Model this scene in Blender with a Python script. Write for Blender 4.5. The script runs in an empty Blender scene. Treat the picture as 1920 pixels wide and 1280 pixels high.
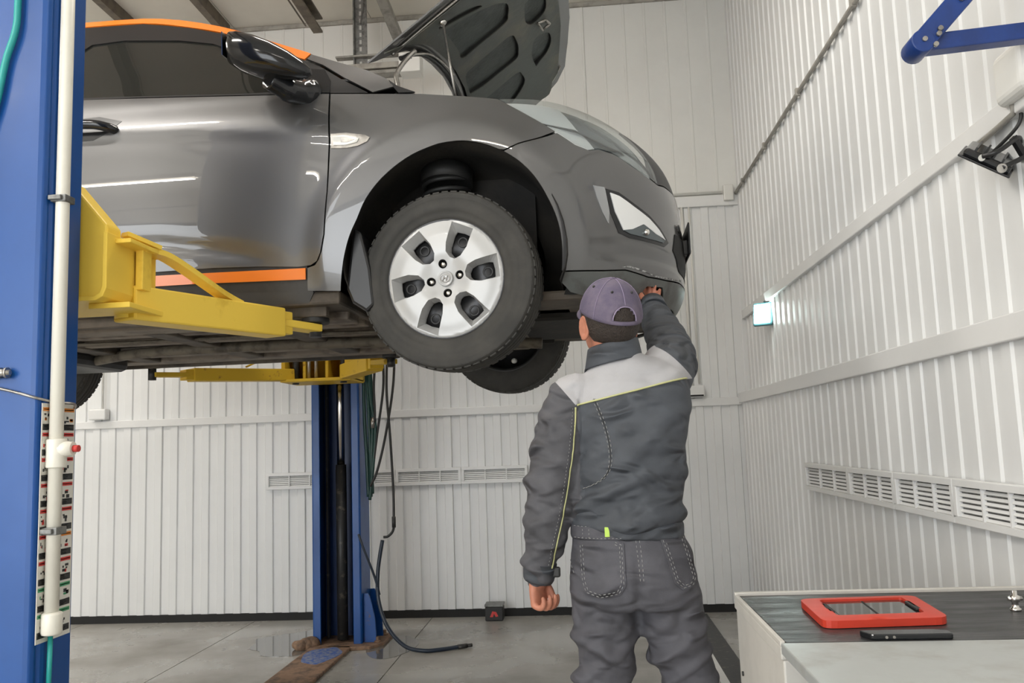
import bpy, bmesh, math, random
from mathutils import Vector, Matrix, noise
from mathutils.geometry import delaunay_2d_cdt
from mathutils.bvhtree import BVHTree
random.seed(7)
S = bpy.context.scene
COL = S.collection
PI = math.pi

# ---------------------------------------------------------------- camera, light, exposure
cam = bpy.data.objects.new('camera', bpy.data.cameras.new('camera'))
COL.objects.link(cam)
cam.data.sensor_width = 36.0
cam.data.lens = 1592.5 / 1920 * 36.0
cam.data.clip_start = 0.05
cam.matrix_world = (Matrix.Translation((0, 0, 1.28)) @ Matrix.Rotation(0.07898, 4, 'Z')
                    @ Matrix.Rotation(PI / 2 + 0.11702, 4, 'X') @ Matrix.Rotation(-0.03513, 4, 'Z'))
S.camera = cam
S.view_settings.view_transform = 'Standard'
S.view_settings.look = 'None'
S.view_settings.exposure = 0.25
S.view_settings.gamma = 1.0
S.view_settings.use_curve_mapping = False
W = bpy.data.worlds.new('daylight'); S.world = W; W.use_nodes = True
W.node_tree.nodes['Background'].inputs[0].default_value = (0.93, 0.97, 1.0, 1)
W.node_tree.nodes['Background'].inputs[1].default_value = 4.6
LAMP_POWER = 66.0
LAMPS = [(-5.0, -2.5), (-2.95, -2.75), (-3.15, 1.3), (0.3, -2.6), (-0.6, 3.3), (-5.6, 4.3)]  # lamp above the car front is added to light the right and back walls
CEIL = 4.74
for lx, ly in LAMPS[:]:
    l = bpy.data.lights.new('tube_lamp_light', 'AREA'); l.shape = 'RECTANGLE'; l.size = 1.4; l.size_y = 0.12
    l.energy = LAMP_POWER * (0.4 if lx > 0 else 0.55 if lx > -1 else 1.2); l.color = (1.0, 0.955, 0.89)
    o = bpy.data.objects.new('tube_lamp_light', l); COL.objects.link(o); o.location = (lx, ly, CEIL - 0.17)

# ---------------------------------------------------------------- helpers
def tag(o, label=None, cat=None, group=None, kind=None):
    if label: o['label'] = label
    if cat: o['category'] = cat
    if group: o['group'] = group
    if kind: o['kind'] = kind
    return o

def empty(name, loc=(0, 0, 0), rz=0.0):
    o = bpy.data.objects.new(name, None); COL.objects.link(o)
    o.location = loc; o.rotation_euler = (0, 0, rz); o.empty_display_size = 0.1
    return o

def link(name, me, mat=None, parent=None):
    o = bpy.data.objects.new(name, me); COL.objects.link(o)
    if mat is not None:
        for m in (mat if isinstance(mat, (list, tuple)) else [mat]): me.materials.append(m)
    if parent: o.parent = parent
    return o

class MB:
    """collects shapes, builds ONE mesh"""
    def __init__(s): s.v = []; s.f = []; s.mi = []; s.sm = []
    def add(s, vs, fs, mi=0, smooth=False, M=None):
        b = len(s.v)
        s.v += [tuple(M @ Vector(v)) if M else tuple(v) for v in vs]
        s.f += [tuple(b + i for i in f) for f in fs]
        s.mi += [mi] * len(fs); s.sm += [smooth] * len(fs); return s
    def box(s, lo, hi, mi=0, M=None):
        (a, b, c), (d, e, f) = lo, hi
        vs = [(a,b,c),(d,b,c),(d,e,c),(a,e,c),(a,b,f),(d,b,f),(d,e,f),(a,e,f)]
        return s.add(vs, [(0,3,2,1),(4,5,6,7),(0,1,5,4),(1,2,6,5),(2,3,7,6),(3,0,4,7)], mi, False, M)
    def bar(s, p, q, w, h, mi=0, up=(0, 0, 1)):
        p, q = Vector(p), Vector(q); d = (q - p); L = d.length; d.normalize()
        u = Vector(up); x = d.cross(u)
        if x.length < 1e-4: x = d.cross(Vector((1, 0, 0)))
        x.normalize(); y = x.cross(d)
        M = Matrix.Translation(p) @ Matrix((x, d, y)).transposed().to_4x4()
        return s.box((-w/2, 0, -h/2), (w/2, L, h/2), mi, M)
    def prism(s, poly, z0, z1, mi=0, M=None, smooth=False):
        n = len(poly)
        vs = [(x, y, z0) for x, y in poly] + [(x, y, z1) for x, y in poly]
        s.add(vs, [tuple(range(n))[::-1], tuple(range(n, 2*n))], mi, False, M)
        return s.add(vs, [(i, (i+1) % n, n + (i+1) % n, n + i) for i in range(n)], mi, smooth, M)
    def tube(s, pts, r, n=10, mi=0, caps=True, smooth=True):
        pts = [Vector(p) for p in pts]; m = len(pts)
        rs = r if isinstance(r, (list, tuple)) else [r] * m
        vs = []; nx = None
        for i, p in enumerate(pts):
            t = (pts[min(i+1, m-1)] - pts[max(i-1, 0)]).normalized()
            if nx is None:
                nx = t.orthogonal().normalized()
            else:
                nx = (nx - t * nx.dot(t)).normalized()
            ny = t.cross(nx)
            vs += [p + nx * (rs[i] * math.cos(2*PI*k/n)) + ny * (rs[i] * math.sin(2*PI*k/n)) for k in range(n)]
        fs = [(i*n + k, i*n + (k+1) % n, (i+1)*n + (k+1) % n, (i+1)*n + k) for i in range(m-1) for k in range(n)]
        s.add(vs, fs, mi, smooth)
        if caps:
            s.add(vs, [tuple(range(n))[::-1], tuple(range((m-1)*n, m*n))], mi, False)
        return s
    def cyl(s, p, q, r, n=16, mi=0): return s.tube([p, q], r, n, mi)
    def lathe(s, prof, n=48, mi=0, M=None, smooth=True, closed=False):
        """prof: (radius, height) pairs about z"""
        m = len(prof); vs = [(r*math.cos(2*PI*k/n), r*math.sin(2*PI*k/n), h) for r, h in prof for k in range(n)]
        fs = [(i*n + k, i*n + (k+1) % n, ((i+1) % m)*n + (k+1) % n, ((i+1) % m)*n + k) for i in range(m if closed else m-1) for k in range(n)]
        return s.add(vs, fs, mi, smooth, M)
    def ellipsoid(s, c, r, n=16, m=10, mi=0, M=None):
        vs = []; c = Vector(c)
        for i in range(m+1):
            a = PI*i/m
            for k in range(n):
                b = 2*PI*k/n
                vs.append((c.x + r[0]*math.sin(a)*math.cos(b), c.y + r[1]*math.sin(a)*math.sin(b), c.z + r[2]*math.cos(a)))
        fs = [(i*n+k, (i+1)*n+k, (i+1)*n+(k+1) % n, i*n+(k+1) % n) for i in range(m) for k in range(n)]
        return s.add(vs, fs, mi, True, M)
    def mesh(s, name):
        me = bpy.data.meshes.new(name); me.from_pydata(s.v, [], s.f)
        me.polygons.foreach_set('material_index', s.mi); me.polygons.foreach_set('use_smooth', s.sm)
        me.validate(); me.update(); return me
    def build(s, name, mat, parent=None, bevel=0.0, seg=2):
        me = s.mesh(name)
        bm = bmesh.new(); bm.from_mesh(me); bmesh.ops.remove_doubles(bm, verts=bm.verts, dist=1e-5)
        bmesh.ops.recalc_face_normals(bm, faces=bm.faces); bm.to_mesh(me); bm.free()
        o = link(name, me, mat, parent)
        if bevel:
            b = o.modifiers.new('bevel', 'BEVEL'); b.width = bevel; b.segments = seg; b.limit_method = 'ANGLE'; b.angle_limit = 0.6
        return o

def smoothpath(pts, k=8):
    P = [Vector(p) for p in pts]; out = []
    for i in range(len(P) - 1):
        p0, p1, p2, p3 = P[max(i-1, 0)], P[i], P[i+1], P[min(i+2, len(P)-1)]
        for j in range(k):
            t = j / k
            out.append(0.5 * ((2*p1) + (p2-p0)*t + (2*p0-5*p1+4*p2-p3)*t*t + (3*p1-p0-3*p2+p3)*t**3))
    out.append(P[-1]); return out

# ---------------------------------------------------------------- materials
def mat(name, col, rough=0.5, metal=0.0, coat=0.0, noise_amt=0.0, noise_scale=8.0, bump=0.0, bump_scale=60.0,
        col2=None, spec=0.5, rough_var=0.0, stretch=(1, 1, 1), coat_rough=0.03, emit=None, emit_s=0.0, mask=(0.45, 0.65)):
    m = bpy.data.materials.new(name); m.use_nodes = True
    nt = m.node_tree; b = nt.nodes['Principled BSDF']; N = nt.nodes.new; L = nt.links.new
    b.inputs['Base Color'].default_value = (*col, 1); b.inputs['Roughness'].default_value = rough
    b.inputs['Metallic'].default_value = metal; b.inputs['Coat Weight'].default_value = coat
    b.inputs['Coat Roughness'].default_value = coat_rough; b.inputs['Specular IOR Level'].default_value = spec
    tc = N('ShaderNodeTexCoord'); mp = N('ShaderNodeMapping'); mp.inputs['Scale'].default_value = stretch
    L(tc.outputs['Object'], mp.inputs['Vector'])
    if noise_amt or col2 or rough_var:
        n = N('ShaderNodeTexNoise'); n.inputs['Scale'].default_value = noise_scale; n.inputs['Detail'].default_value = 6
        n.inputs['Roughness'].default_value = 0.62
        L(mp.outputs[0], n.inputs['Vector'])
        r = N('ShaderNodeValToRGB'); r.color_ramp.elements[0].position = mask[0]; r.color_ramp.elements[1].position = mask[1]
        c2 = col2 if col2 else tuple(max(0, c * (1 - noise_amt)) for c in col)
        r.color_ramp.elements[0].color = (*col, 1); r.color_ramp.elements[1].color = (*c2, 1)
        L(n.outputs['Fac'], r.inputs['Fac']); L(r.outputs['Color'], b.inputs['Base Color'])
        if rough_var:
            mr = N('ShaderNodeMapRange'); mr.inputs['From Min'].default_value = 0.3; mr.inputs['From Max'].default_value = 0.7
            mr.inputs['To Min'].default_value = max(0.02, rough - rough_var); mr.inputs['To Max'].default_value = min(1, rough + rough_var)
            L(n.outputs['Fac'], mr.inputs['Value']); L(mr.outputs['Result'], b.inputs['Roughness'])
    if bump:
        n2 = N('ShaderNodeTexNoise'); n2.inputs['Scale'].default_value = bump_scale; n2.inputs['Detail'].default_value = 5
        L(mp.outputs[0], n2.inputs['Vector'])
        bp = N('ShaderNodeBump'); bp.inputs['Strength'].default_value = bump; bp.inputs['Distance'].default_value = 0.01
        L(n2.outputs['Fac'], bp.inputs['Height']); L(bp.outputs['Normal'], b.inputs['Normal'])
    if emit:
        b.inputs['Emission Color'].default_value = (*emit, 1); b.inputs['Emission Strength'].default_value = emit_s
    return m

def glass_mat(name, tint, clear, rough=0.02, mixv=0.12):
    m = bpy.data.materials.new(name); m.use_nodes = True; nt = m.node_tree; N = nt.nodes.new; L = nt.links.new
    nt.nodes.clear(); out = N('ShaderNodeOutputMaterial')
    tr = N('ShaderNodeBsdfTransparent'); tr.inputs[0].default_value = (*clear, 1)
    df = N('ShaderNodeBsdfDiffuse'); df.inputs[0].default_value = (*tint, 1)
    gl = N('ShaderNodeBsdfGlossy'); gl.inputs['Roughness'].default_value = rough
    mx = N('ShaderNodeMixShader'); mx.inputs[0].default_value = mixv
    lw = N('ShaderNodeLayerWeight'); lw.inputs['Blend'].default_value = 0.5
    pw = N('ShaderNodeMath'); pw.operation = 'POWER'; pw.inputs[1].default_value = 4.0; L(lw.outputs['Facing'], pw.inputs[0])
    fr = N('ShaderNodeMapRange'); fr.inputs['To Min'].default_value = 0.045; fr.inputs['To Max'].default_value = 0.7; L(pw.outputs[0], fr.inputs['Value'])
    m2 = N('ShaderNodeMixShader')
    L(tr.outputs[0], mx.inputs[1]); L(df.outputs[0], mx.inputs[2]); L(fr.outputs['Result'], m2.inputs[0])
    L(mx.outputs[0], m2.inputs[1]); L(gl.outputs[0], m2.inputs[2]); L(m2.outputs[0], out.inputs[0])
    return m

M = {}
M['wall'] = mat('white profiled sheet', (0.735, 0.74, 0.735), 0.38, noise_amt=0.05, noise_scale=1.2, bump=0.02, bump_scale=3)
M['wall_flat'] = mat('cream wall sheet', (0.74, 0.735, 0.70), 0.45, noise_amt=0.06, noise_scale=1.5)
M['trim'] = mat('white folded trim', (0.74, 0.74, 0.73), 0.4, noise_amt=0.05, noise_scale=2)
M['ceiling'] = mat('cream ceiling sheet', (0.66, 0.63, 0.56), 0.6, noise_amt=0.12, noise_scale=0.8)
M['black_gap'] = mat('black plinth', (0.012, 0.012, 0.012), 0.8)
M['front_wall'] = mat('beige front wall sheet', (0.50, 0.46, 0.40), 0.6, noise_amt=0.1)
M['beam'] = mat('brown steel beam', (0.14, 0.115, 0.085), 0.6, noise_amt=0.4, noise_scale=14)
M['grey_beam'] = mat('grey steel strut', (0.30, 0.29, 0.26), 0.5, noise_amt=0.4, noise_scale=14)
M['galv'] = mat('galvanised steel', (0.22, 0.22, 0.21), 0.45, 0.5, noise_amt=0.5, noise_scale=30)
M['pipe_grey'] = mat('dusty grey conduit', (0.36, 0.34, 0.30), 0.55, noise_amt=0.35, noise_scale=9)
M['pipe_white'] = mat('white conduit', (0.72, 0.71, 0.67), 0.4, noise_amt=0.06)
M['cream_plastic'] = mat('cream plastic pipe', (0.78, 0.75, 0.66), 0.35, noise_amt=0.08, noise_scale=6)
M['blue'] = mat('blue lift paint', (0.001, 0.062, 0.265), 0.36, 0.0, 0.0, noise_amt=0.12, noise_scale=3, rough_var=0.06, bump=0.03, bump_scale=25)
M['blue_worn'] = mat('scratched blue lift paint', (0.001, 0.062, 0.265), 0.36, col2=(0.13, 0.075, 0.04), noise_scale=9, mask=(0.6, 0.7))
M['blue_shaded'] = mat('blue lift paint with channel shade painted in', (0.004, 0.03, 0.13), 0.4)  # darker copy of the lift blue, shade inside the channel painted in
M['blue_arm'] = mat('blue bracket paint', (0.006, 0.040, 0.21), 0.36, 0, 0.1, noise_amt=0.2, noise_scale=12, bump=0.05, bump_scale=90)
M['yellow'] = mat('yellow lift paint', (0.88, 0.61, 0.085), 0.45, 0, 0.0, spec=0.25, col2=(0.60, 0.36, 0.03), noise_scale=7, mask=(0.58, 0.8), bump=0.02)
M['yellow_worn'] = mat('rust stained yellow paint', (0.62, 0.40, 0.03), 0.5, spec=0.25, col2=(0.22, 0.10, 0.03), noise_scale=16, mask=(0.6, 0.72))
M['rust'] = mat('rusty floor steel', (0.26, 0.16, 0.10), 0.75, col2=(0.10, 0.065, 0.045), noise_scale=18, bump=0.4, bump_scale=40)
M['black_steel'] = mat('scuffed black steel', (0.022, 0.022, 0.022), 0.45, col2=(0.13, 0.115, 0.09), noise_scale=22, mask=(0.58, 0.72), bump=0.1)
M['chrome'] = mat('bright steel', (0.75, 0.73, 0.70), 0.16, 1.0)
M['steel'] = mat('worn steel', (0.42, 0.40, 0.37), 0.35, 0.9, noise_amt=0.4, noise_scale=25)
M['rubber'] = mat('black rubber', (0.018, 0.018, 0.018), 0.55, bump=0.05)
M['hose_green'] = mat('dark green hose', (0.010, 0.045, 0.038), 0.4)
M['hose_blue'] = mat('dark blue air hose', (0.012, 0.022, 0.04), 0.38)
M['hose_teal'] = mat('teal hose', (0.02, 0.33, 0.30), 0.35)
M['paint'] = mat('dark grey metallic car paint', (0.120, 0.119, 0.120), 0.36, 0.6, 1.0, noise_amt=0.03, noise_scale=2, coat_rough=0.015)
M['orange'] = mat('orange car paint', (0.83, 0.20, 0.018), 0.35, 0.0, 0.8)
M['black_trim'] = mat('black car trim', (0.012, 0.012, 0.013), 0.35)
M['black_gloss'] = mat('glossy black trim', (0.012, 0.013, 0.015), 0.12)
M['plastic_dark'] = mat('dark grey car plastic', (0.045, 0.045, 0.046), 0.5, noise_amt=0.3, noise_scale=12)
M['plastic_under'] = mat('dusty grey bumper plastic', (0.10, 0.105, 0.10), 0.5, col2=(0.05, 0.045, 0.04), noise_scale=9)
M['underbody'] = mat('dusty brown underbody', (0.105, 0.085, 0.065), 0.7, col2=(0.035, 0.03, 0.025), noise_scale=5, bump=0.3, bump_scale=12)
M['underbody2'] = mat('pale brown underbody rib', (0.20, 0.165, 0.13), 0.65, col2=(0.09, 0.07, 0.055), noise_scale=10)
M['liner'] = mat('dark wheel arch liner', (0.009, 0.008, 0.007), 0.8, col2=(0.020, 0.017, 0.013), noise_scale=6, bump=0.2)
M['arm_steel'] = mat('dusty suspension steel', (0.14, 0.12, 0.09), 0.6, col2=(0.05, 0.04, 0.03), noise_scale=14)
M['tire'] = mat('dusty tyre rubber', (0.030, 0.029, 0.026), 0.75, col2=(0.058, 0.054, 0.047), noise_scale=7, mask=(0.4, 0.75), bump=0.08, bump_scale=50)
M['silver'] = mat('silver hubcap paint', (0.46, 0.46, 0.455), 0.38, 0.2, 0.15, noise_amt=0.04)
M['rim_dark'] = mat('dark steel rim', (0.045, 0.045, 0.047), 0.4, 0.6)
M['lens_chrome'] = mat('headlight reflector chrome', (0.86, 0.87, 0.87), 0.22, 0.35)
M['lens_dark'] = mat('smoked headlight bezel', (0.13, 0.15, 0.16), 0.22, 0.6)
M['lens_white'] = mat('frosted lamp lens', (0.55, 0.55, 0.52), 0.2, 0.1)
M['lens_clear'] = glass_mat('clear lamp cover', (0.4, 0.42, 0.42), (0.93, 0.95, 0.95))
M['car_glass'] = glass_mat('tinted car glass', (0.035, 0.036, 0.032), (0.30, 0.32, 0.30), mixv=0.6)
M['hood_under'] = mat('dusty hood underside', (0.060, 0.062, 0.053), 0.55, col2=(0.125, 0.105, 0.070), noise_scale=4, mask=(0.5, 0.8), bump=0.15, bump_scale=30)
M['hood_pocket'] = mat('dark hood pocket', (0.040, 0.045, 0.040), 0.6, noise_amt=0.5, noise_scale=12, bump=0.2, bump_scale=60)  # pocket floors, darker than the hood underside around them
M['interior'] = mat('dark car interior', (0.02, 0.02, 0.019), 0.8)
M['skin'] = mat('skin', (0.50, 0.20, 0.125), 0.5, noise_amt=0.25, noise_scale=14)
M['hair'] = mat('short brown hair', (0.035, 0.024, 0.018), 0.6, noise_amt=0.5, noise_scale=160, bump=0.6, bump_scale=220)
M['cap'] = mat('faded purple cap cotton', (0.105, 0.088, 0.140), 0.85, col2=(0.19, 0.155, 0.20), noise_scale=14, mask=(0.4, 0.75), bump=0.15, bump_scale=250)
M['cap_stitch'] = mat('lilac cap stitching', (0.30, 0.25, 0.36), 0.85)
M['cloth'] = mat('dark grey work cloth', (0.064, 0.071, 0.084), 0.72, noise_amt=0.25, noise_scale=5, bump=0.12, bump_scale=420)
M['cloth_sleeve'] = mat('grey sleeve cloth', (0.088, 0.087, 0.097), 0.76, noise_amt=0.22, noise_scale=6, bump=0.12, bump_scale=420)
M['cloth_trouser'] = mat('grey trouser cloth', (0.086, 0.085, 0.099), 0.78, noise_amt=0.25, noise_scale=6, bump=0.12, bump_scale=420)
M['cloth_light'] = mat('light grey yoke cloth', (0.42, 0.415, 0.43), 0.8, noise_amt=0.1, noise_scale=6, bump=0.1, bump_scale=420)
def wrinkle(m, scale, dist, stretch, strength=0.9):
    """large soft creases in front of the weave bump"""
    nt = m.node_tree; N = nt.nodes.new; L = nt.links.new; b = nt.nodes['Principled BSDF']
    old = b.inputs['Normal'].links[0].from_node
    tc = N('ShaderNodeTexCoord'); mp = N('ShaderNodeMapping'); mp.inputs['Rotation'].default_value = (0, 0.5, 0); mp.inputs['Scale'].default_value = stretch
    L(tc.outputs['Object'], mp.inputs['Vector'])
    n = N('ShaderNodeTexNoise'); n.noise_type = 'RIDGED_MULTIFRACTAL'; n.inputs['Scale'].default_value = scale; n.inputs['Detail'].default_value = 2.5
    n.inputs['Distortion'].default_value = 0.6; L(mp.outputs[0], n.inputs['Vector'])
    bp = N('ShaderNodeBump'); bp.inputs['Strength'].default_value = strength; bp.inputs['Distance'].default_value = dist
    L(n.outputs['Fac'], bp.inputs['Height']); L(bp.outputs['Normal'], old.inputs['Normal'])
for k_ in ('cloth', 'cloth_sleeve', 'cloth_trouser'): wrinkle(M[k_], 9.0, 0.05, (1.0, 1.0, 2.3))
wrinkle(M['cloth_light'], 8.0, 0.02, (1.0, 1.0, 1.8))
M['stitch'] = mat('pale grey stitching', (0.34, 0.34, 0.33), 0.8)
M['piping'] = mat('yellow green piping', (0.50, 0.50, 0.24), 0.7)
M['lime'] = mat('lime tab', (0.50, 0.72, 0.12), 0.6)
M['floor'] = mat('worn grey concrete', (0.41, 0.40, 0.375), 0.30, col2=(0.25, 0.235, 0.205), noise_scale=1.5, mask=(0.38, 0.72), rough_var=0.16, bump=0.03, bump_scale=30)
M['joint'] = mat('dark saw cut filler', (0.06, 0.055, 0.05), 0.8)
M['mat_black'] = mat('black ribbed bench mat', (0.03, 0.03, 0.031), 0.38, rough_var=0.12, noise_scale=5, noise_amt=0.3, bump=0.25, bump_scale=14, stretch=(1, 5, 1))
M['bench_side'] = mat('pale grey painted steel cabinet', (0.56, 0.54, 0.50), 0.45, noise_amt=0.08)
M['bench_top'] = mat('scuffed galvanised worktop', (0.48, 0.50, 0.49), 0.38, 0.35, col2=(0.36, 0.345, 0.32), noise_scale=6, mask=(0.5, 0.8), rough_var=0.1)
M['bench_blue'] = mat('blue grey cabinet panel', (0.13, 0.17, 0.21), 0.4)
M['red'] = mat('red rubber tablet case', (0.56, 0.045, 0.022), 0.45, noise_amt=0.1)
M['screen'] = mat('dark tablet screen', (0.012, 0.013, 0.014), 0.06, spec=0.8)
M['lamp_frame'] = mat('teal grey lamp housing', (0.05, 0.16, 0.18), 0.4)
M['lamp_glow'] = mat('lit lamp panel', (0.9, 1, 0.98), 0.3, emit=(0.85, 1.0, 0.97), emit_s=9.0)
M['tube_glow'] = mat('lit tube lamp', (1, 1, 0.95), 0.3, emit=(1.0, 0.90, 0.74), emit_s=9.0)
M['puddle'] = mat('still water', (0.16, 0.155, 0.145), 0.015, spec=1.0)
M['puddle'].node_tree.nodes['Principled BSDF'].inputs['IOR'].default_value = 1.9
M['paper_white'] = mat('sticker white', (0.70, 0.68, 0.62), 0.5)
M['ink_black'] = mat('sticker black', (0.025, 0.025, 0.025), 0.5)
M['ink_red'] = mat('sticker red', (0.55, 0.04, 0.035), 0.5)
M['ink_green'] = mat('sticker green', (0.06, 0.30, 0.14), 0.5)
M['ink_orange'] = mat('sticker orange', (0.66, 0.22, 0.03), 0.5)
M['eye'] = mat('eye white', (0.8, 0.78, 0.75), 0.2)

# ---------------------------------------------------------------- the room
YB, XR = 6.47, 1.26
PITCH = 0.127

def sheet_mesh(name, n, z0, z1, depth, pitch=PITCH, split=(0.060, 0.007, 0.053, 0.007)):
    """profiled sheet: runs along +x, ribs proud towards -y, real thickness"""
    k = pitch / sum(split); a, b, c, d = [s * k for s in split]
    prof = []
    for i in range(n):
        x = i * pitch
        prof += [(x, 0.0), (x + a, 0.0), (x + a + b, -depth), (x + a + b + c, -depth)]
    prof.append((n * pitch - 0.0015, 0.0))
    m = len(prof); vs = []; fs = []
    for (x, y) in prof: vs += [(x, y, z0), (x, y, z1)]
    for (x, y) in prof: vs += [(x, y + 0.003, z0), (x, y + 0.003, z1)]
    for i in range(m - 1):
        fs += [(2*i, 2*i+2, 2*i+3, 2*i+1), (2*m+2*i, 2*m+2*i+1, 2*m+2*i+3, 2*m+2*i+2),
               (2*i, 2*m+2*i, 2*m+2*i+2, 2*i+2), (2*i+1, 2*i+3, 2*m+2*i+3, 2*m+2*i+1)]
    me = bpy.data.meshes.new(name); me.from_pydata(vs, [], fs); me.update(); return me

def struct(name, mb, m, parent=None, bevel=0.0):
    o = mb.build(name, m, parent, bevel); o['kind'] = 'structure'; return o

floor = struct('floor', MB().box((-7.2, -4.2, -0.16), (1.5, 6.7, -0.035)), M['joint'])
xs = [-7.2, -5.25, -3.88, -2.53, -1.176, 0.18, 1.5]; ys = [-4.2, -1.5, 1.4, 3.55, 6.7]
for i in range(len(xs) - 1):
    for j in range(len(ys) - 1):
        MB().box((xs[i] + 0.003, ys[j] + 0.003, -0.036), (xs[i+1] - 0.003, ys[j+1] - 0.003, 0.0)).build('slab', M['floor'], floor)

def sheet_row(parent, name, x_hi, x_lo, z0, z1, y, depth, n=9, m=None, pitch=PITCH, split=(0.060, 0.007, 0.053, 0.007)):
    me = sheet_mesh(name, n, z0, z1, depth, pitch, split); me.materials.append(m or M['wall'])
    x = x_hi
    while x > x_lo:
        x -= n * pitch
        o = bpy.data.objects.new(name, me); COL.objects.link(o); o.parent = parent; o.location = (x, y, 0)

wb = struct('wall_back', MB().box((-7.3, YB + 0.006, 0.0), (1.5, YB + 0.12, CEIL)), M['wall_flat'])
sheet_row(wb, 'sheet', XR + 0.03, -7.0, 0.055, 1.50, YB - 0.012, 0.011)
sheet_row(wb, 'sheet', XR + 0.03, -7.0, 1.545, 3.02, YB, 0.010)
sheet_row(wb, 'sheet', XR + 0.03, -7.0, 3.10, CEIL - 0.01, YB, 0.0035, n=7, m=M['wall_flat'], pitch=0.163, split=(0.140, 0.005, 0.013, 0.005))
struct('baseboard_back', MB().box((-7.2, YB - 0.03, 0.0), (1.5, YB + 0.006, 0.056)), M['black_gap'])
struct('trim_1', MB().box((-7.2, YB - 0.035, 1.492), (1.5, YB + 0.004, 1.55)), M['trim'], bevel=0.004)
struct('trim_2', MB().box((-7.2, YB - 0.03, 3.015), (1.5, YB + 0.004, 3.10)), M['trim'], bevel=0.004)
struct('trim_3', MB().box((-7.2, YB - 0.02, CEIL - 0.035), (1.5, YB + 0.004, CEIL - 0.002)), M['pipe_grey'])

wr = struct('wall_right', MB().box((XR + 0.006, -4.2, 0.0), (XR + 0.12, YB + 0.1, CEIL)), M['wall_flat'])
def right_row(z0, z1, x, depth):
    me = sheet_mesh('sheet', 9, z0, z1, depth); me.materials.append(M['wall'])
    y = YB + 0.02
    while y > -3.9:
        o = bpy.data.objects.new('sheet', me); COL.objects.link(o); o.parent = wr
        o.rotation_euler = (0, 0, -PI/2); o.location = (x, y, 0); y -= 9 * PITCH
right_row(0.055, 1.52, 1.19, 0.008); right_row(1.57, 2.15, XR, 0.008); right_row(2.19, CEIL - 0.005, XR, 0.008)
MB().box((1.193, -4.2, 0.0), (XR + 0.01, YB, 1.52)).build('ledge_core', M['wall_flat'], wr)
struct('trim_4', MB().box((1.165, -4.2, 1.505), (XR + 0.004, YB + 0.01, 1.578)), M['trim'], bevel=0.004)
struct('trim_5', MB().box((XR - 0.028, -4.2, 2.135), (XR + 0.004, YB + 0.01, 2.197)), M['trim'], bevel=0.004)
struct('baseboard_right', MB().box((1.18, -4.2, 0.0), (1.2, YB, 0.056)), M['black_gap'])

cl = struct('ceiling', MB().box((-7.3, -4.3, CEIL + 0.012), (1.6, YB + 0.15, CEIL + 0.1)), M['beam'])
x = -7.3
while x < 1.5:
    MB().box((x + 0.002, -4.25, CEIL), (x + 1.143, YB + 0.1, CEIL + 0.014)).build('ceiling_panel', M['ceiling'], cl); x += 1.146

# behind the camera and to the left: the rest of the bay, with an open gate and a strip window
wl = struct('wall_left', MB().box((-7.3, -4.2, 0.0), (-7.15, YB + 0.1, CEIL)), M['front_wall'])
wf = MB()
GX0, GX1, GZ = -6.6, -0.6, 3.3
wf.box((-7.3, -4.3, 0), (GX0, -4.15, CEIL)).box((GX1, -4.3, 0), (1.5, -4.15, CEIL)).box((GX0, -4.3, GZ), (GX1, -4.15, 3.5)).box((GX0, -4.3, 4.2), (GX1, -4.15, CEIL))
wf.box((-2.9, -4.3, 3.3), (-0.6, -4.15, 4.25)).box((-6.6, -4.3, 3.3), (-5.0, -4.15, 4.25))
struct('wall_front', wf, M['front_wall'])

# ceiling lamps (the light itself is set at the top)
LAMP_LABELS = ['twin tube lamp under the ceiling, behind the viewer to the far left, over the gate', 'twin tube lamp under the ceiling, behind the viewer and left of centre',
               'twin tube lamp under the ceiling, above and left of the near blue column', 'twin tube lamp under the ceiling, behind the viewer next to the right wall',
               'unseen twin tube lamp added to light the walls, straight above the mechanic and car front', 'twin tube lamp under the ceiling, farthest left beyond the car rear']
for i, (lx, ly) in enumerate(LAMPS):
    t = empty('tube_lamp', (lx, ly, CEIL - 0.14))
    tag(t, LAMP_LABELS[i], 'lamp', 'tube lamps under the ceiling')
    MB().box((-0.74, -0.08, 0.03), (0.74, 0.08, 0.137)).build('housing', M['trim'], t, 0.006)
    for s in (-0.04, 0.04):
        MB().cyl((-0.72, s, 0.012), (0.72, s, 0.012), 0.016, 12).build('tube', M['tube_glow'], t)

# beams and rails under the ceiling
def thing_mb(name, mb, m, label, cat, group=None, bevel=0.0):
    o = mb.build(name, m, None, bevel); tag(o, label, cat, group); return o
thing_mb('ceiling_beam', MB().box((-3.49, -4.1, CEIL - 0.10), (-3.43, 6.40, CEIL)), M['beam'], 'dark brown ceiling beam farthest left, nearest the blue lift column', 'beam')
thing_mb('ceiling_beam', MB().box((-2.79, -4.1, CEIL - 0.10), (-2.73, 6.40, CEIL)), M['beam'], 'dark brown ceiling beam above the middle of the orange car roof', 'beam')
rl = thing_mb('door_rail', MB().box((-1.86, -1.0, 4.34), (-1.845, 5.86, 4.45)).box((-1.86, -1.0, 4.335), (-1.79, 5.86, 4.35)).box((-1.86, -1.0, 4.44), (-1.79, 5.86, 4.452)), M['beam'],
         'brown channel rail slanting down to the hanging frame behind the windscreen', 'rail')
MB().cyl((-1.92, -1.0, 4.40), (-1.92, 5.86, 4.40), 0.006, 8).build('rail_cable', M['beam'], rl)
thing_mb('ceiling_strut', MB().bar((-1.38, 5.4, CEIL - 0.03), (-1.30, 6.44, 4.42), 0.075, 0.05), M['grey_beam'], 'grey flat strut running from the ceiling down behind the raised hood', 'beam')
hg = empty('hanging_frame', (-1.54, 6.0, 4.10))
tag(hg, 'galvanised perforated hanger with a pale horizontal rail box behind the hood', 'hanger')
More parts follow.
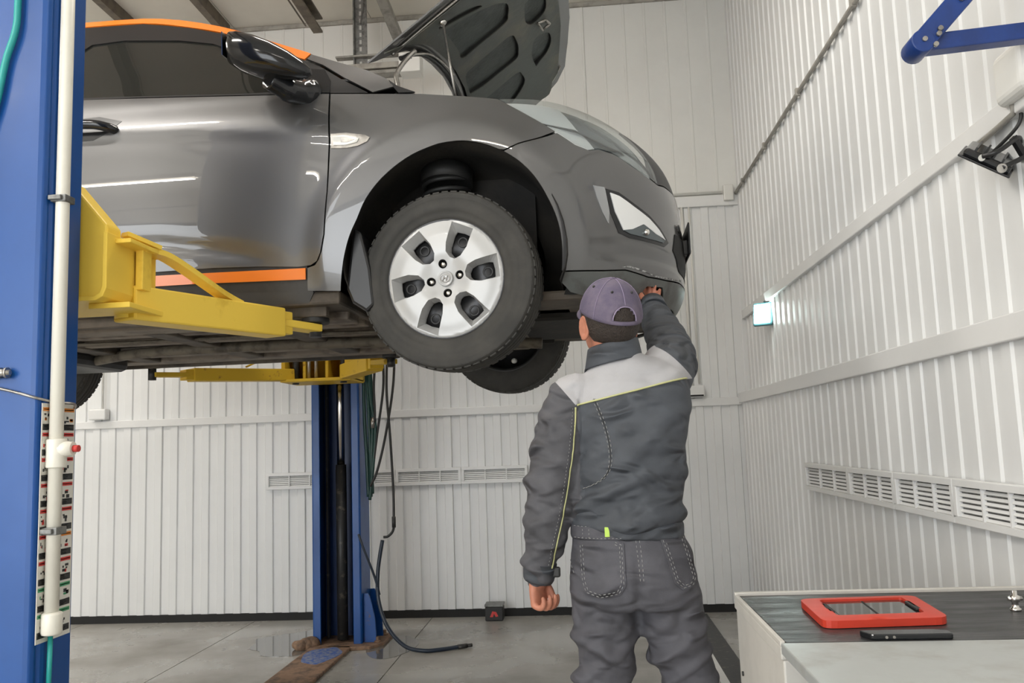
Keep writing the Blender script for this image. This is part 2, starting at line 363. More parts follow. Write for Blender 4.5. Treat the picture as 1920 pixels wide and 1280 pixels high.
h = MB().box((-0.055, -0.02, 0.0), (-0.046, 0.02, CEIL - 4.10)).box((-0.05, 0.012, 0.0), (0.045, 0.02, CEIL - 4.10))
h.build('upright', M['galv'], hg)
hb = MB()
for i in range(11): hb.box((-0.012, 0.008, 0.03 + i * 0.057), (0.004, 0.0125, 0.062 + i * 0.057))
hb.build('slot_row', M['lens_white'], hg)['kind'] = 'stuff'
MB().bar((0.05, 0.0, CEIL - 4.10), (0.0, 0.02, 0.36), 0.03, 0.01).build('brace', M['galv'], hg)
MB().box((-0.19, -0.03, 0.085), (0.44, 0.03, 0.10)).build('top_rail', M['grey_beam'], hg, 0.003)
MB().box((-0.19, -0.06, -0.03), (0.40, 0.06, 0.015)).build('rail_box', M['pipe_grey'], hg, 0.004)
MB().box((0.30, -0.07, -0.075), (0.46, 0.07, 0.075)).build('end_box', M['wall_flat'], hg, 0.006)
MB().box((0.34, -0.072, 0.02), (0.40, -0.066, 0.05)).build('end_slot', M['black_gap'], hg)
MB().box((-0.19, -0.062, -0.07), (0.44, 0.04, -0.045)).build('bottom_rail', M['grey_beam'], hg, 0.003)

# ventilation grilles in two long rows
def grille(name, w, h, loc, rz, label, group):
    """local: x along the wall, -y proud, z up, origin at the lower left corner"""
    t = empty(name, loc, rz); tag(t, label, 'grille', group)
    f = MB(); b = 0.022
    f.box((0, -0.022, 0), (w, 0, b)).box((0, -0.022, h - b), (w, 0, h)).box((0, -0.022, b), (b, 0, h - b)).box((w - b, -0.022, b), (w, 0, h - b))
    f.build('frame', M['trim'], t, 0.003)
    MB().box((b, -0.002, b), (w - b, 0, h - b)).build('backing', M['galv'], t)
    n = 6; sp = (h - 2 * b) / n
    sm = MB().box((b, -0.0025, 0), (w - b, 0.0025, sp * 0.62))
    me = sm.mesh('slat'); me.materials.append(M['trim'])
    for i in range(n):
        o = bpy.data.objects.new('slat', me); COL.objects.link(o); o.parent = t
        o.location = (0, -0.010, b + i * sp); o.rotation_euler = (math.radians(-32), 0, 0)
    for u in (0.36, 0.68):
        MB().box((w * u - 0.004, -0.018, b), (w * u + 0.004, -0.004, h - b)).build('mullion', M['trim'], t)
bx = [-2.441, -1.937, -1.432, -0.928, -0.423, 0.082, 0.587]
for i, lab in enumerate(['white slatted vent grille on the back wall, left of the far blue column', 'white slatted vent grille on the back wall, behind the far blue column and hoses',
                         'white slatted vent grille on the back wall, just right of the hanging hoses', 'white slatted vent grille on the back wall, beside the mechanic\'s left sleeve']):
    grille('vent_grille', 0.502, 0.125, (bx[i], YB - 0.024, 0.975), 0, lab, 'vent grilles along the back wall')
ry = [4.645, 3.91, 3.35, 2.83, 2.31]
for i, lab in enumerate(['white slatted vent grille on the right wall, farthest and smallest', 'white slatted vent grille on the right wall, second from the far end',
                         'white slatted vent grille on the right wall, third from the far end', 'white slatted vent grille on the right wall, nearest, cut by the photo edge']):
    grille('vent_grille', ry[i] - ry[i+1] - 0.004, 0.14, (1.178, ry[i], 0.975), -PI/2, lab, 'vent grilles along the right wall')

# conduits, sockets
def tube_thing(name, pts, r, m, label, cat, k=6, n=10, group=None):
    o = MB().tube(smoothpath(pts, k) if k else pts, r, n).build(name, m); tag(o, label, cat, group); return o
cp = empty('wall_conduit', (XR - 0.022, YB, 3.10)); tag(cp, 'dusty grey conduit running high along the right wall towards the corner', 'pipe')
MB().tube([(0, -0.05, 0), (0, -2.0, -0.004), (0.0, -4.2, -0.014), (0, -8, -0.02)], 0.011, 10).build('pipe', M['pipe_grey'], cp)
for y in (-0.35, -1.1, -1.95, -2.9, -3.9):
    MB().box((-0.014, y - 0.012, -0.022), (0.012, y + 0.012, 0.020)).build('clip', M['pipe_grey'], cp, 0.003)
cb = empty('corner_conduit', (0.0, YB - 0.03, 3.115)); tag(cb, 'pale conduit on the back wall trim ending at a small corner box', 'pipe')
MB().tube([(-3.0, 0, 0), (1.14, 0, 0)], 0.012, 10).build('pipe', M['pipe_white'], cb)
MB().box((1.15, -0.03, -0.07), (1.225, 0.02, 0.055)).build('corner_box', M['pipe_white'], cb, 0.008)
vc = empty('vertical_conduit', (0.83, YB - 0.02, 1.56)); tag(vc, 'white vertical conduit with a square socket box near the wall corner', 'socket')
MB().cyl((0, 0, 0.08), (0, 0, 1.46), 0.010).build('pipe', M['pipe_white'], vc)
MB().cyl((0.055, 0, 0.10), (0.055, 0, 1.46), 0.008).build('pipe', M['pipe_white'], vc)
MB().box((-0.075, -0.05, 0.0), (0.085, 0.012, 0.085)).build('socket_box', M['trim'], vc, 0.008)
MB().box((-0.06, -0.052, 0.004), (0.075, -0.045, 0.016)).build('socket_slot', M['black_gap'], vc)
sb = empty('wall_socket', (-3.79, YB - 0.035, 1.60)); tag(sb, 'white socket box with a thin conduit above the back wall trim, beside the rear tyre', 'socket')
MB().box((-0.07, -0.05, -0.04), (0.07, 0.02, 0.045)).build('socket_box', M['trim'], sb, 0.01)
MB().cyl((0.02, 0, 0.04), (0.02, 0, 1.4), 0.008).build('pipe', M['pipe_white'], sb)
bt = empty('bait_box', (-0.695, 6.33, 0)); tag(bt, 'small black box with a red mark on the floor against the back wall', 'box')
MB().box((-0.065, -0.06, 0.0), (0.065, 0.06, 0.10)).build('body', M['rubber'], bt, 0.008)
MB().box((-0.068, -0.063, 0.10), (0.068, 0.063, 0.118)).build('lid', M['galv'], bt, 0.004)
MB().prism([(-0.03, 0.03), (-0.008, 0.03), (0.0, 0.055), (0.012, 0.03), (0.03, 0.035), (0.016, 0.065), (-0.012, 0.07)], 0, 0.002, 0, Matrix.Translation((0, -0.0605, 0)) @ Matrix.Rotation(PI/2, 4, 'X')).build('red_mark', M['ink_red'], bt)

# floor channel, cover plate, puddle
fc = empty('floor_channel', (0.0, 0.0, 0.0)); tag(fc, 'dark floor drain channel with a pale edge strip beside the workbench', 'drain')
MB().box((0.70, 2.6, -0.03), (0.83, 6.38, 0.004)).build('grate', M['black_steel'], fc)
MB().box((0.655, 2.6, -0.03), (0.70, 6.2, 0.006)).build('edge_strip', M['trim'], fc)
cv = empty('cover_plate', (-1.66, 4.0, 0)); tag(cv, 'rusty floor cover plate running from the far column towards the viewer', 'plate')
MB().prism([(-0.14, -2.2), (0.14, -2.2), (0.13, 1.50), (-0.135, 1.50)], 0.0, 0.022, 0, Matrix.Identity(4)).build('plate', M['rust'], cv, 0.006)
pm = mat('worn blue paint patch', (0.035, 0.10, 0.36), 0.6, col2=(0.27, 0.28, 0.31), noise_scale=38, mask=(0.42, 0.62))
pp = [(-0.115 + 0.02*math.sin(5*a), 0.0) for a in (0,)]
pa = [(0.005 + 0.112*math.cos(a)*(1 + 0.10*math.sin(3*a)), 1.26 + 0.20*math.sin(a)*(1 + 0.08*math.cos(5*a))) for a in [2*PI*i/40 for i in range(40)]]
MB().prism(pa, 0.022, 0.0235).build('paint_patch', pm, cv)
pu = [(-1.95 + 0.31*math.cos(a)*(1 + 0.10*math.sin(3*a) + 0.06*math.cos(7*a)), 5.70 + 0.34*math.sin(a)*(1 + 0.10*math.cos(4*a) + 0.05*math.sin(9*a))) for a in [2*PI*i/64 for i in range(64)]]
thing_mb('puddle', MB().prism(pu, 0.0005, 0.003), M['puddle'], 'shallow puddle mirroring the white wall left of the far column', 'puddle')
pu2 = [(-1.28 + 0.16*math.cos(a)*(1 + 0.06*math.sin(3*a)), 5.55 + 0.30*math.sin(a)*(1 + 0.05*math.cos(4*a))) for a in [2*PI*i/48 for i in range(48)]]
thing_mb('puddle', MB().prism(pu2, 0.0005, 0.003), M['puddle'], 'small wet patch on the floor right of the far column base', 'puddle')

# ---------------------------------------------------------------- the car
car = empty('car', (-0.41, 3.665, 1.63), math.radians(-1.5))
tag(car, 'dark grey hatchback with orange roof and sill stripe, hood open, raised on the lift', 'car')
def lerp_tab(t,x):
    if x<=t[0][0]: return t[0][1]
    for (a,b),(c,d) in zip(t,t[1:]):
        if x<=c:
            return b+(d-b)*(x-a)/(c-a)
    return t[-1][1]
def smooth_tab(t,x):   # monotone-ish catmull
    n=len(t)
    if x<=t[0][0]: return t[0][1]
    if x>=t[-1][0]: return t[-1][1]
    i=0
    while x>t[i+1][0]: i+=1
    x0,y0=t[i]; x1,y1=t[i+1]; h=x1-x0
    m0=(t[i+1][1]-t[i-1][1])/(t[i+1][0]-t[i-1][0]) if i>0 else (y1-y0)/h
    m1=(t[i+2][1]-t[i][1])/(t[i+2][0]-t[i][0]) if i+2<n else (y1-y0)/h
    u=(x-x0)/h
    return (2*u**3-3*u**2+1)*y0+(u**3-2*u**2+u)*h*m0+(-2*u**3+3*u**2)*y1+(u**3-u**2)*h*m1
WZ=[(-.02,.70),(.05,.755),(.15,.80),(.25,.825),(.40,.843),(.55,.848),(.70,.842),(.82,.825),(.90,.802),(.95,.785),(1.05,.735),(1.15,.685),(1.30,.605),(1.40,.545),(1.46,.50)]
XF=[(-.02,.60),(.04,.69),(.10,.77),(.16,.83),(.22,.862),(.28,.872),(.37,.876),(.46,.872),(.56,.866),(.65,.848),(.72,.818),(.78,.765),(.84,.68),(.88,.59),(.92,.46),(.95,.33),(1.0,.1)]
X0=-.02
def bez(a,b,c,d,t): u=1-t; return u*u*u*a+3*u*u*t*b+3*u*t*t*c+t*t*t*d
def hull0(s,z):
    """s<=0: along the flank, x=X0+s. 0..1: round the front corner to the nose."""
    W=smooth_tab(WZ,z); xf=max(smooth_tab(XF,z),X0+.05)
    if s<=0:
        x=X0+s
        return x, W*(1-.010*max(0,-x-1.3)**2)
    L=xf-X0
    return bez(X0,X0+.66*L,xf-.02*L,xf,s), bez(W,W*.985,W*.66,0,s)

def smst(a, b, x):
    t = max(0.0, min(1.0, (x - a) / (b - a))); return t * t * (3 - 2 * t)
CREASE = [(-1.9, .835), (-1.23, .828), (-.92, .812), (-.667, .787), (-.395, .752), (-.20, .735)]
SCAL = [(-1.6, .395), (-1.19, .395), (-1.017, .387), (-.86, .362), (-.72, .335), (-.59, .31)]
ARC = (0.01, 0.31, 0.385)
def disp(s, z, x):
    d = 0.0
    if s < -0.15 and s > -1.9:
        zc = lerp_tab(CREASE, s); f = smst(-0.15, -0.35, s) * smst(-1.9, -1.6, s); u = z - zc
        d += 0.006 * f * (math.exp(-(u / 0.10) ** 2) if u > 0 else math.exp(-(u / 0.03) ** 2))
    if -1.7 < s < -0.55 and z < 0.5:
        zl = lerp_tab(SCAL, s); f = smst(-0.55, -0.8, s); u = z - zl
        d -= 0.012 * f * (math.exp(-(u / 0.035) ** 2) if u > 0 else math.exp(-(u / 0.026) ** 2))
    r = math.hypot(x - ARC[0], z - ARC[1])
    if s < 0.45 and r < 0.75 and z > 0.12:
        t = (r - ARC[2]) / 0.062
        g = 0.012 * smst(0.12, 0.34, z)
        d += g * (1 - 0.22 * max(0, 1 - t) ** 1.5) if t < 1 else g * math.exp(-((t - 1) * 1.25) ** 2)
    if s > 0.05 and z < 0.36:      # the bumper's lower fold
        d -= 0.006 * math.exp(-((z - 0.30) / 0.02) ** 2) * smst(0.3, 0.5, s)
    return d
def hull_raw(s, z):
    x, w = hull0(s, z); return Vector((x, -w, z))
def hull_n0(s, z, e=2e-3):
    n = (hull_raw(s + e, z) - hull_raw(s - e, z)).cross(hull_raw(s, z + e) - hull_raw(s, z - e))
    return n.normalized()
def hull(s, z, off=0.0):
    p = hull_raw(s, z); return p + hull_n0(s, z) * (disp(s, z, p.x) + off)
def hull_n(s, z, e=3e-3):
    n = (hull(s + e, z) - hull(s - e, z)).cross(hull(s, z + e) - hull(s, z - e)); return n.normalized()

def inside(p, poly):
    x, y = p; c = False; n = len(poly)
    for i in range(n):
        x0, y0 = poly[i]; x1, y1 = poly[i - 1]
        if (y0 > y) != (y1 > y) and x < (x1 - x0) * (y - y0) / (y1 - y0) + x0: c = not c
    return c
def resample(poly, step):
    out = []
    for i in range(len(poly)):
        (x0, y0), (x1, y1) = poly[i], poly[(i + 1) % len(poly)]
        k = max(1, int(math.hypot(x1 - x0, y1 - y0) / step + 0.5))
        out += [(x0 + (x1 - x0) * j / k, y0 + (y1 - y0) * j / k) for j in range(k)]
    return out
def seg_dist(p, a, b):
    ax, ay = a; bx_, by_ = b; dx, dy = bx_ - ax, by_ - ay; L = dx*dx + dy*dy
    t = 0 if L == 0 else max(0, min(1, ((p[0]-ax)*dx + (p[1]-ay)*dy) / L))
    return math.hypot(p[0] - ax - dx*t, p[1] - ay - dy*t)
def fill2d(poly, res, holes=()):
    """triangulate a 2D outline with an even inner grid"""
    loops = [resample(poly, res)] + [resample(h, res) for h in holes]
    vs = []; es = []
    for lp in loops:
        b = len(vs); vs += lp; es += [(b + i, b + (i + 1) % len(lp)) for i in range(len(lp))]
    segs = [(vs[a], vs[b]) for a, b in es]
    x0, x1 = min(p[0] for p in loops[0]), max(p[0] for p in loops[0]); y0, y1 = min(p[1] for p in loops[0]), max(p[1] for p in loops[0])
    # bucket the outline so that distance tests stay cheap
    buck = {}
    for a, b in segs:
        for t in (a, b): buck.setdefault((int(t[0] // res), int(t[1] // res)), []).append((a, b))
    ny = int((y1 - y0) / res) + 1; nx = int((x1 - x0) / res) + 1
    for j in range(ny + 1):
        for i in range(nx + 1):
            p = (x0 + (i + 0.5 * (j % 2)) * res, y0 + j * res * 0.9)
            if not inside(p, loops[0]) or any(inside(p, h) for h in loops[1:]): continue
            kx, ky = int(p[0] // res), int(p[1] // res)
            if any(seg_dist(p, a, b) < res * 0.45 for dx in (-1, 0, 1) for dy in (-1, 0, 1) for a, b in buck.get((kx + dx, ky + dy), ())): continue
            vs.append(p)
    r = delaunay_2d_cdt([Vector(v) for v in vs], es, [], 0, 1e-6)
    V = [tuple(v) for v in r[0]]; F = []
    for f in r[2]:
        c = (sum(V[i][0] for i in f) / len(f), sum(V[i][1] for i in f) / len(f))
        if inside(c, loops[0]) and not any(inside(c, h) for h in loops[1:]): F.append(tuple(f))
    # boundary edges in face order
    cnt = {}
    for f in F:
        for i in range(len(f)):
            a, b = f[i], f[(i + 1) % len(f)]; cnt[(a, b)] = 1
    bd = [(a, b) for (a, b) in cnt if (b, a) not in cnt]
    return V, F, bd

def shell(name, V, F, bd, P, Nf, thick, m, parent, sharp=False):
    """P(v) -> point, Nf(v) -> outward normal; a closed sheet of real thickness with the surface's own normals"""
    top = [P(v) for v in V]; nn = [Nf(v) for v in V]
    bot = [p - n * thick for p, n in zip(top, nn)]
    n = len(V)
    flip = sum(((top[B] - top[A]).cross(top[C] - top[A])).dot(nn[A]) for A, B, C in F) < 0
    FT = [tuple(reversed(f)) if flip else f for f in F]
    faces = list(FT) + [tuple(n + i for i in reversed(f)) for f in FT]
    for a, b in bd:
        q = (a, n + a, n + b, b); faces.append(tuple(reversed(q)) if flip else q)
    me = bpy.data.meshes.new(name); me.from_pydata([tuple(p) for p in top + bot], [], faces)
    me.polygons.foreach_set('use_smooth', [True] * len(faces))
    ln = []
    nf = len(FT)
    for i, pl in enumerate(me.polygons):
        for vi in pl.vertices:
            ln.append(nn[vi] if i < nf else (-nn[vi - n] if i < 2 * nf else pl.normal.copy()))
    me.normals_split_custom_set([tuple(v) for v in ln]); me.update()
    return link(name, me, m, parent)

def mirrored(o, name=None, parent=None):
    me = o.data.copy(); nl = [tuple(l) for l in [cn.vector for cn in me.corner_normals]]
    co = [(v.co.x, -v.co.y, v.co.z) for v in me.vertices]
    faces = [tuple(reversed(p.vertices)) for p in me.polygons]
    ln = []
    for p in me.polygons:
        for li in reversed(list(p.loop_indices)): ln.append((nl[li][0], -nl[li][1], nl[li][2]))
    m2 = bpy.data.meshes.new(me.name); m2.from_pydata(co, [], faces)
    m2.polygons.foreach_set('use_smooth', [True] * len(faces)); m2.normals_split_custom_set(ln); m2.update()
    for mt in o.data.materials: m2.materials.append(mt)
    c = bpy.data.objects.new(name or o.name.split('.')[0], m2); COL.objects.link(c); c.parent = parent or o.parent
    bpy.data.meshes.remove(me)
    return c
def panel(name, poly, m, parent=None, res=0.02, thick=0.006, off=0.0, holes=(), both=True, label=None):
    V, F, bd = fill2d(poly, res, holes)
    o = shell(name, V, F, bd, lambda v: hull(v[0], v[1], off), lambda v: hull_n(*v), thick, m, parent or car)
    if label: o['label'] = label
    r = [o]
    if both:
        r.append(mirrored(o))
        if label: r[1]['label'] = label
    return r

def curve2(pts, k=4): return [tuple(q[:2]) for q in smoothpath([(x, z, 0) for x, z in pts], k)]
arch = [(.137, .647), (.089, .677), (.035, .689), (-.043, .671), (-.119, .638), (-.201, .577), (-.261, .506), (-.297, .433), (-.324, .378), (-.346, .309), (-.36, .242), (-.368, .192)]
arch = curve2(arch)
doors = panel('front_door', [(-.408, .918), (-.396, .734), (-.402, .538), (-.415, .388), (-.43, .325), (-.444, .298), (-.468, .285), (-.513, .282), (-.654, .291), (-.824, .295), (-.951, .294), (-1.123, .292), (-1.5, .292), (-1.53, .60), (-1.525, .985), (-1.384, .983), (-1.167, .969), (-.738, .939)], M['paint'], res=0.017)
panel('rear_door', [(-1.537, .985), (-1.542, .60), (-1.512, .292), (-2.05, .292), (-2.12, .45), (-2.20, .60), (-2.32, .72), (-2.36, .80), (-2.40, 1.0), (-1.9, .995)], M['paint'], res=0.04)
panel('rear_quarter', [(-2.41, 1.0), (-2.37, .80), (-2.33, .715), (-2.42, .72), (-2.57, .74), (-2.72, .72), (-2.86, .62), (-2.95, .45), (-2.97, .28), (-3.24, .30), (-3.249, .6), (-3.24, .95), (-2.8, 1.02)], M['paint'], res=0.04)
fend = panel('fender', [(-.402, .917), (-.249, .903), (-.071, .887), (.046, .868), (.165, .852), (.226, .787), (.283, .729), (.22, .694), (.173, .673), (.14, .6515)] + arch[1:] +
      [(-.486, .198), (-.48, .276), (-.451, .284), (-.435, .303), (-.422, .332), (-.41, .387), (-.397, .538), (-.390, .734)], M['paint'], res=0.016)
bump = panel('front_bumper', [(.139, .645), (.172, .668), (.219, .6885), (.287, .722), (.331, .681), (.373, .665), (.406, .674), (.465, .664), (.519, .636), (.582, .612), (.655, .592), (.70, .60), (.999, .61), (.999, .25), (.794, .247), (.674, .235), (.563, .232), (.466, .246), (.389, .238), (.265, .231),
      ] + curve2([(.265, .231), (.264, .331), (.254, .412), (.234, .483), (.206, .554), (.173, .608), (.139, .645)])[1:-1], M['paint'], res=0.017)
panel('bumper_underside', [(.268, .226), (.389, .233), (.466, .241), (.563, .227), (.674, .230), (.794, .242), (.999, .245), (.999, .15), (.82, .15), (.74, .128), (.60, .118), (.42, .13), (.30, .16), (.27, .19)], M['plastic_under'], res=0.02,
      holes=[[(.559, .179), (.57, .197), (.661, .205), (.693, .169), (.695, .14), (.627, .139)]])
panel('underside_duct', [(.53, .172), (.56, .205), (.67, .212), (.71, .165), (.70, .125), (.61, .125)], M['black_gap'], off=-0.12, res=0.03)
panel('scuff_line', [(.448, .252), (.478, .2605), (.523, .2535), (.605, .240), (.714, .2465), (.824, .261), (.824, .255), (.714, .241), (.605, .235), (.523, .248), (.478, .2545)], mat('bare scraped plastic', (0.42, 0.42, 0.41), 0.7, col2=(0.10, 0.10, 0.10), noise_scale=60, mask=(0.45, 0.55)), off=0.0015, thick=0.002, res=0.02, both=False, label='scraped edge')
panel('grille', [(.662, .60), (.71, .612), (.999, .622), (.999, .80), (.72, .80), (.60, .797), (.615, .742), (.638, .69), (.657, .64)], M['plastic_dark'], off=-0.004, both=True, label='dark grille surround')
panel('lower_grille', [(.745, .425), (.999, .44), (.999, .285), (.80, .285), (.715, .355)], M['black_gap'], off=0.003, thick=0.004)
panel('tow_cover', [(.80, .475), (.815, .485), (.83, .475), (.83, .455), (.815, .447), (.80, .455)], M['black_trim'], off=0.003, res=0.01)
# headlights
hl = [(.170, .851), (.31, .862), (.40, .862), (.48, .852), (.54, .828), (.58, .793), (.605, .745), (.632, .69), (.651, .64), (.653, .598), (.582, .618), (.519, .642), (.465, .670), (.406, .679), (.373, .670), (.331, .686), (.288, .728), (.228, .787)]
for o in panel('headlight', hl, M['lens_dark'], off=-0.024, thick=0.05): hlo = o
heads = [o for o in car.children if o.name.startswith('headlight')]
near_hl = heads[0]
q = panel('reflector', [(.178, .848), (.31, .857), (.385, .857), (.372, .80), (.37, .76), (.395, .70), (.402, .684), (.373, .675), (.333, .690), (.292, .729), (.235, .786)], M['lens_chrome'], near_hl, off=-0.016, thick=0.006, both=False)
mirrored(q[0], None, heads[1])
q = panel('reflector_strip', [(.44, .80), (.48, .83), (.53, .81), (.585, .74), (.60, .69), (.56, .70), (.50, .755)], mat('dim headlight reflector', (0.34, 0.37, 0.37), 0.25, 0.8), near_hl, off=-0.018, thick=0.005, both=False)
mirrored(q[0], None, heads[1])
q = panel('reflector_tip', [(.47, .682), (.52, .66), (.585, .635), (.64, .612), (.640, .64), (.59, .672), (.52, .70)], mat('pale headlight reflector', (0.50, 0.53, 0.53), 0.22, 0.7), near_hl, off=-0.017, thick=0.005, both=False)
mirrored(q[0], None, heads[1])
q = panel('lamp_cover', hl, M['lens_clear'], near_hl, off=0.001, thick=0.002, both=False)
mirrored(q[0], None, heads[1])
# fog lamps
fl = [(.415, .518), (.45, .51), (.507, .479), (.57, .449), (.627, .412), (.664, .38), (.644, .365), (.561, .366), (.481, .371), (.449, .381), (.426, .447)]
fr = panel('fog_lamp', [(.404, .528), (.45, .521), (.509, .489), (.575, .459), (.635, .42), (.682, .376), (.650, .354), (.560, .355), (.478, .359), (.438, .372), (.414, .445)], M['black_gloss'], off=0.002, thick=0.02)
for i, o in enumerate(fr):
    for nm, pl, mm, of in (('fog_reflector', [(.418, .514), (.45, .506), (.507, .475), (.57, .445), (.62, .412), (.655, .381), (.60, .392), (.54, .418), (.49, .392), (.455, .384), (.43, .447)], M['lens_chrome'], 0.006),
                           ('fog_glass', [(.455, .383), (.49, .391), (.54, .417), (.60, .391), (.650, .377), (.640, .367), (.561, .368), (.481, .373)], M['lens_dark'], 0.006)):
        q = panel(nm, pl, mm, o, off=of, thick=0.004, both=False)
        if i: mirrored(q[0], None, o); bpy.data.objects.remove(q[0])
    b = hull(.545, .388, 0.010)
    MB().ellipsoid((b.x, b.y if i == 0 else -b.y, b.z), (0.012, 0.012, 0.012)).build('bulb', M['chrome'], o)
panel('bumper_facet', [(.365, .535), (.402, .532), (.412, .447), (.405, .40), (.388, .44), (.374, .49)], mat('bumper facet paint with highlight painted in', (0.36, 0.37, 0.38), 0.22, 0.6, 1.0), off=0.0025, thick=0.004, res=0.012)  # highlight on the facet painted as a lighter copy of the car paint
# side repeater, handles, sill
ring = panel('side_marker', [(-.388, .748), (-.332, .748), (-.264, .735), (-.246, .724), (-.256, .709), (-.289, .697), (-.331, .693), (-.387, .696)], M['steel'], off=0.003, thick=0.006, res=0.01)
for i, o in enumerate(ring):
    q = panel('marker_lens', [(-.380, .737), (-.340, .738), (-.285, .724), (-.292, .709), (-.331, .703), (-.377, .706)], M['lens_white'], o, off=0.006, thick=0.005, res=0.01, both=False)
    q2 = panel('marker_bulb', [(-.352, .729), (-.325, .728), (-.30, .720), (-.325, .712), (-.350, .714)], M['steel'], o, off=0.0075, thick=0.003, res=0.01, both=False)
    if i: mirrored(q2[0], None, o); bpy.data.objects.remove(q2[0])
    if i: mirrored(q[0], None, o); bpy.data.objects.remove(q[0])
hnd = panel('handle_cup', [(-1.40, .888), (-1.279, .893), (-1.185, .865), (-1.23, .822), (-1.287, .795), (-1.40, .795)], M['black_trim'], off=0.001, thick=0.01, res=0.015)
for i, o in enumerate(hnd):
    sy = -1 if i == 0 else 1
    w = abs(hull(-1.3, .84).y)
    MB().tube(smoothpath([(-1.48, sy*(w+0.0), .845), (-1.44, sy*(w+.035), .85), (-1.30, sy*(w+.038), .845), (-1.24, sy*(w+.02), .835), (-1.225, sy*(w-.005), .83)], 5), 0.017, 10).build('pull_bar', M['black_gloss'], o)
panel('sill_stripe', [(-.488, .276), (-.884, .279), (-1.2, .280), (-2.06, .282), (-2.06, .240), (-1.203, .239), (-1.082, .242), (-.887, .243), (-.490, .237)], M['orange'], off=0.002, label='orange stripe')
panel('sill', [(-.488, .292), (-.70, .296), (-1.2, .297), (-2.07, .297), (-2.07, .15), (-1.2, .15), (-.49, .155), (-.47, .19)], M['plastic_dark'], off=-0.012, thick=0.02, res=0.03)
# upper body: window frame, glass, roof
glass = [(-1.470, 1.0), (-1.482, 1.20), (-1.47, 1.25), (-1.44, 1.282), (-1.302, 1.29), (-1.069, 1.262), (-.919, 1.226), (-.80, 1.165), (-.70, 1.07), (-.60, .975), (-.575, .945), (-.738, .950), (-1.167, .980)]
panel('window_frame', [(-1.53, .99), (-1.53, 1.392), (-1.259, 1.383), (-1.052, 1.333), (-.864, 1.268), (-.683, 1.172), (-.529, 1.093), (-.463, 1.056), (-.37, .982), (-.262, .909), (-.402, .921), (-.738, .943), (-1.167, .973)], M['black_trim'], res=0.025, holes=[glass])
panel('front_window', [(x, z) for x, z in glass], M['car_glass'], off=-0.006, thick=0.004, res=0.04, label='tinted side window')
g2 = [(-1.58, 1.01), (-1.58, 1.27), (-1.70, 1.29), (-2.2, 1.27), (-2.45, 1.18), (-2.50, 1.06), (-2.40, 1.03)]
panel('rear_window_frame', [(-1.532, .99), (-1.532, 1.392), (-1.8, 1.395), (-2.3, 1.375), (-2.75, 1.28), (-2.85, 1.02), (-2.41, 1.005), (-1.9, 1.0)], M['black_trim'], res=0.04, holes=[g2])
panel('rear_window', g2, M['car_glass'], off=-0.006, thick=0.004, res=0.06)
rl_ = [(-2.75, 1.28), (-2.3, 1.378), (-1.8, 1.398), (-1.53, 1.395), (-1.259, 1.385), (-1.052, 1.335), (-.864, 1.270), (-.683, 1.174), (-.529, 1.097)]
ru_ = [(-.509, 1.124), (-.543, 1.142), (-.692, 1.214), (-.898, 1.314), (-1.106, 1.383), (-1.272, 1.416), (-1.53, 1.426), (-1.8, 1.428), (-2.3, 1.41), (-2.75, 1.31)]
panel('roof_rail', curve2(rl_, 4) + curve2(ru_, 4), M['orange'], off=0.002, res=0.02, label='orange roof edge')
panel('cowl_corner', [(-.505, 1.117), (-.361, 1.050), (-.275, 1.011), (-.199, .963), (-.17, .925), (-.245, .908), (-.355, .982), (-.45, 1.058), (-.515, 1.094)], M['paint'], off=0.004, res=0.02)
panel('hinge_cover', [(-.190, .955), (-.156, .925), (-.09, .893), (-.15, .896), (-.165, .915)], M['black_trim'], off=0.006, res=0.015)
def loft_sheet(name, edge, m, bulge, n=14, fwd=0.0, thick=0.006, close=()):
    """edge: (s, z) along the near roof edge; arched across to the far side"""
    V = []; rows = len(edge)
    for s, z in edge:
        p = hull(s, z, -0.004); w = -p.y
        for k in range(n + 1):
            t = -1 + 2 * k / n; g = 1 - abs(t) ** 2.4
            V.append(Vector((p.x + fwd * g, w * t, z + bulge * g)))
    F = [(i*(n+1)+k, i*(n+1)+k+1, (i+1)*(n+1)+k+1, (i+1)*(n+1)+k) for i in range(rows-1) for k in range(n)]
    me = bpy.data.meshes.new(name); me.from_pydata([tuple(v) for v in V], [], F); me.polygons.foreach_set('use_smooth', [True]*len(F)); me.update()
    o = link(name, me, m, car)
    sd = o.modifiers.new('thick', 'SOLIDIFY'); sd.thickness = thick; sd.offset = 0
    return o
loft_sheet('roof', [(-2.75, 1.312), (-2.5, 1.37), (-2.3, 1.41), (-1.8, 1.43), (-1.53, 1.428), (-1.272, 1.418), (-1.106, 1.385), (-1.0, 1.352)], M['orange'], 0.055)
loft_sheet('windshield', [(-1.0, 1.350), (-.898, 1.312), (-.692, 1.212), (-.543, 1.140), (-.40, 1.06), (-.30, 1.0)], M['car_glass'], 0.045, fwd=0.10)
loft_sheet('tailgate', [(-2.75, 1.312), (-2.95, 1.15), (-3.05, 1.0)], M['paint'], 0.04, fwd=-0.10)
loft_sheet('tail_panel', [(-2.95, 1.0), (-3.12, .8), (-3.16, .6), (-3.16, .4), (-3.1, .2)], M['paint'], 0.0, fwd=-0.08)
loft_sheet('cowl', [(-.42, .99), (-.30, .965), (-.16, .93)], M['plastic_dark'], 0.05, fwd=0.12)
loft_sheet('engine_cover', [(-.16, .82), (.1, .80), (.35, .74), (.5, .68)], M['black_trim'], 0.0, fwd=0.1)
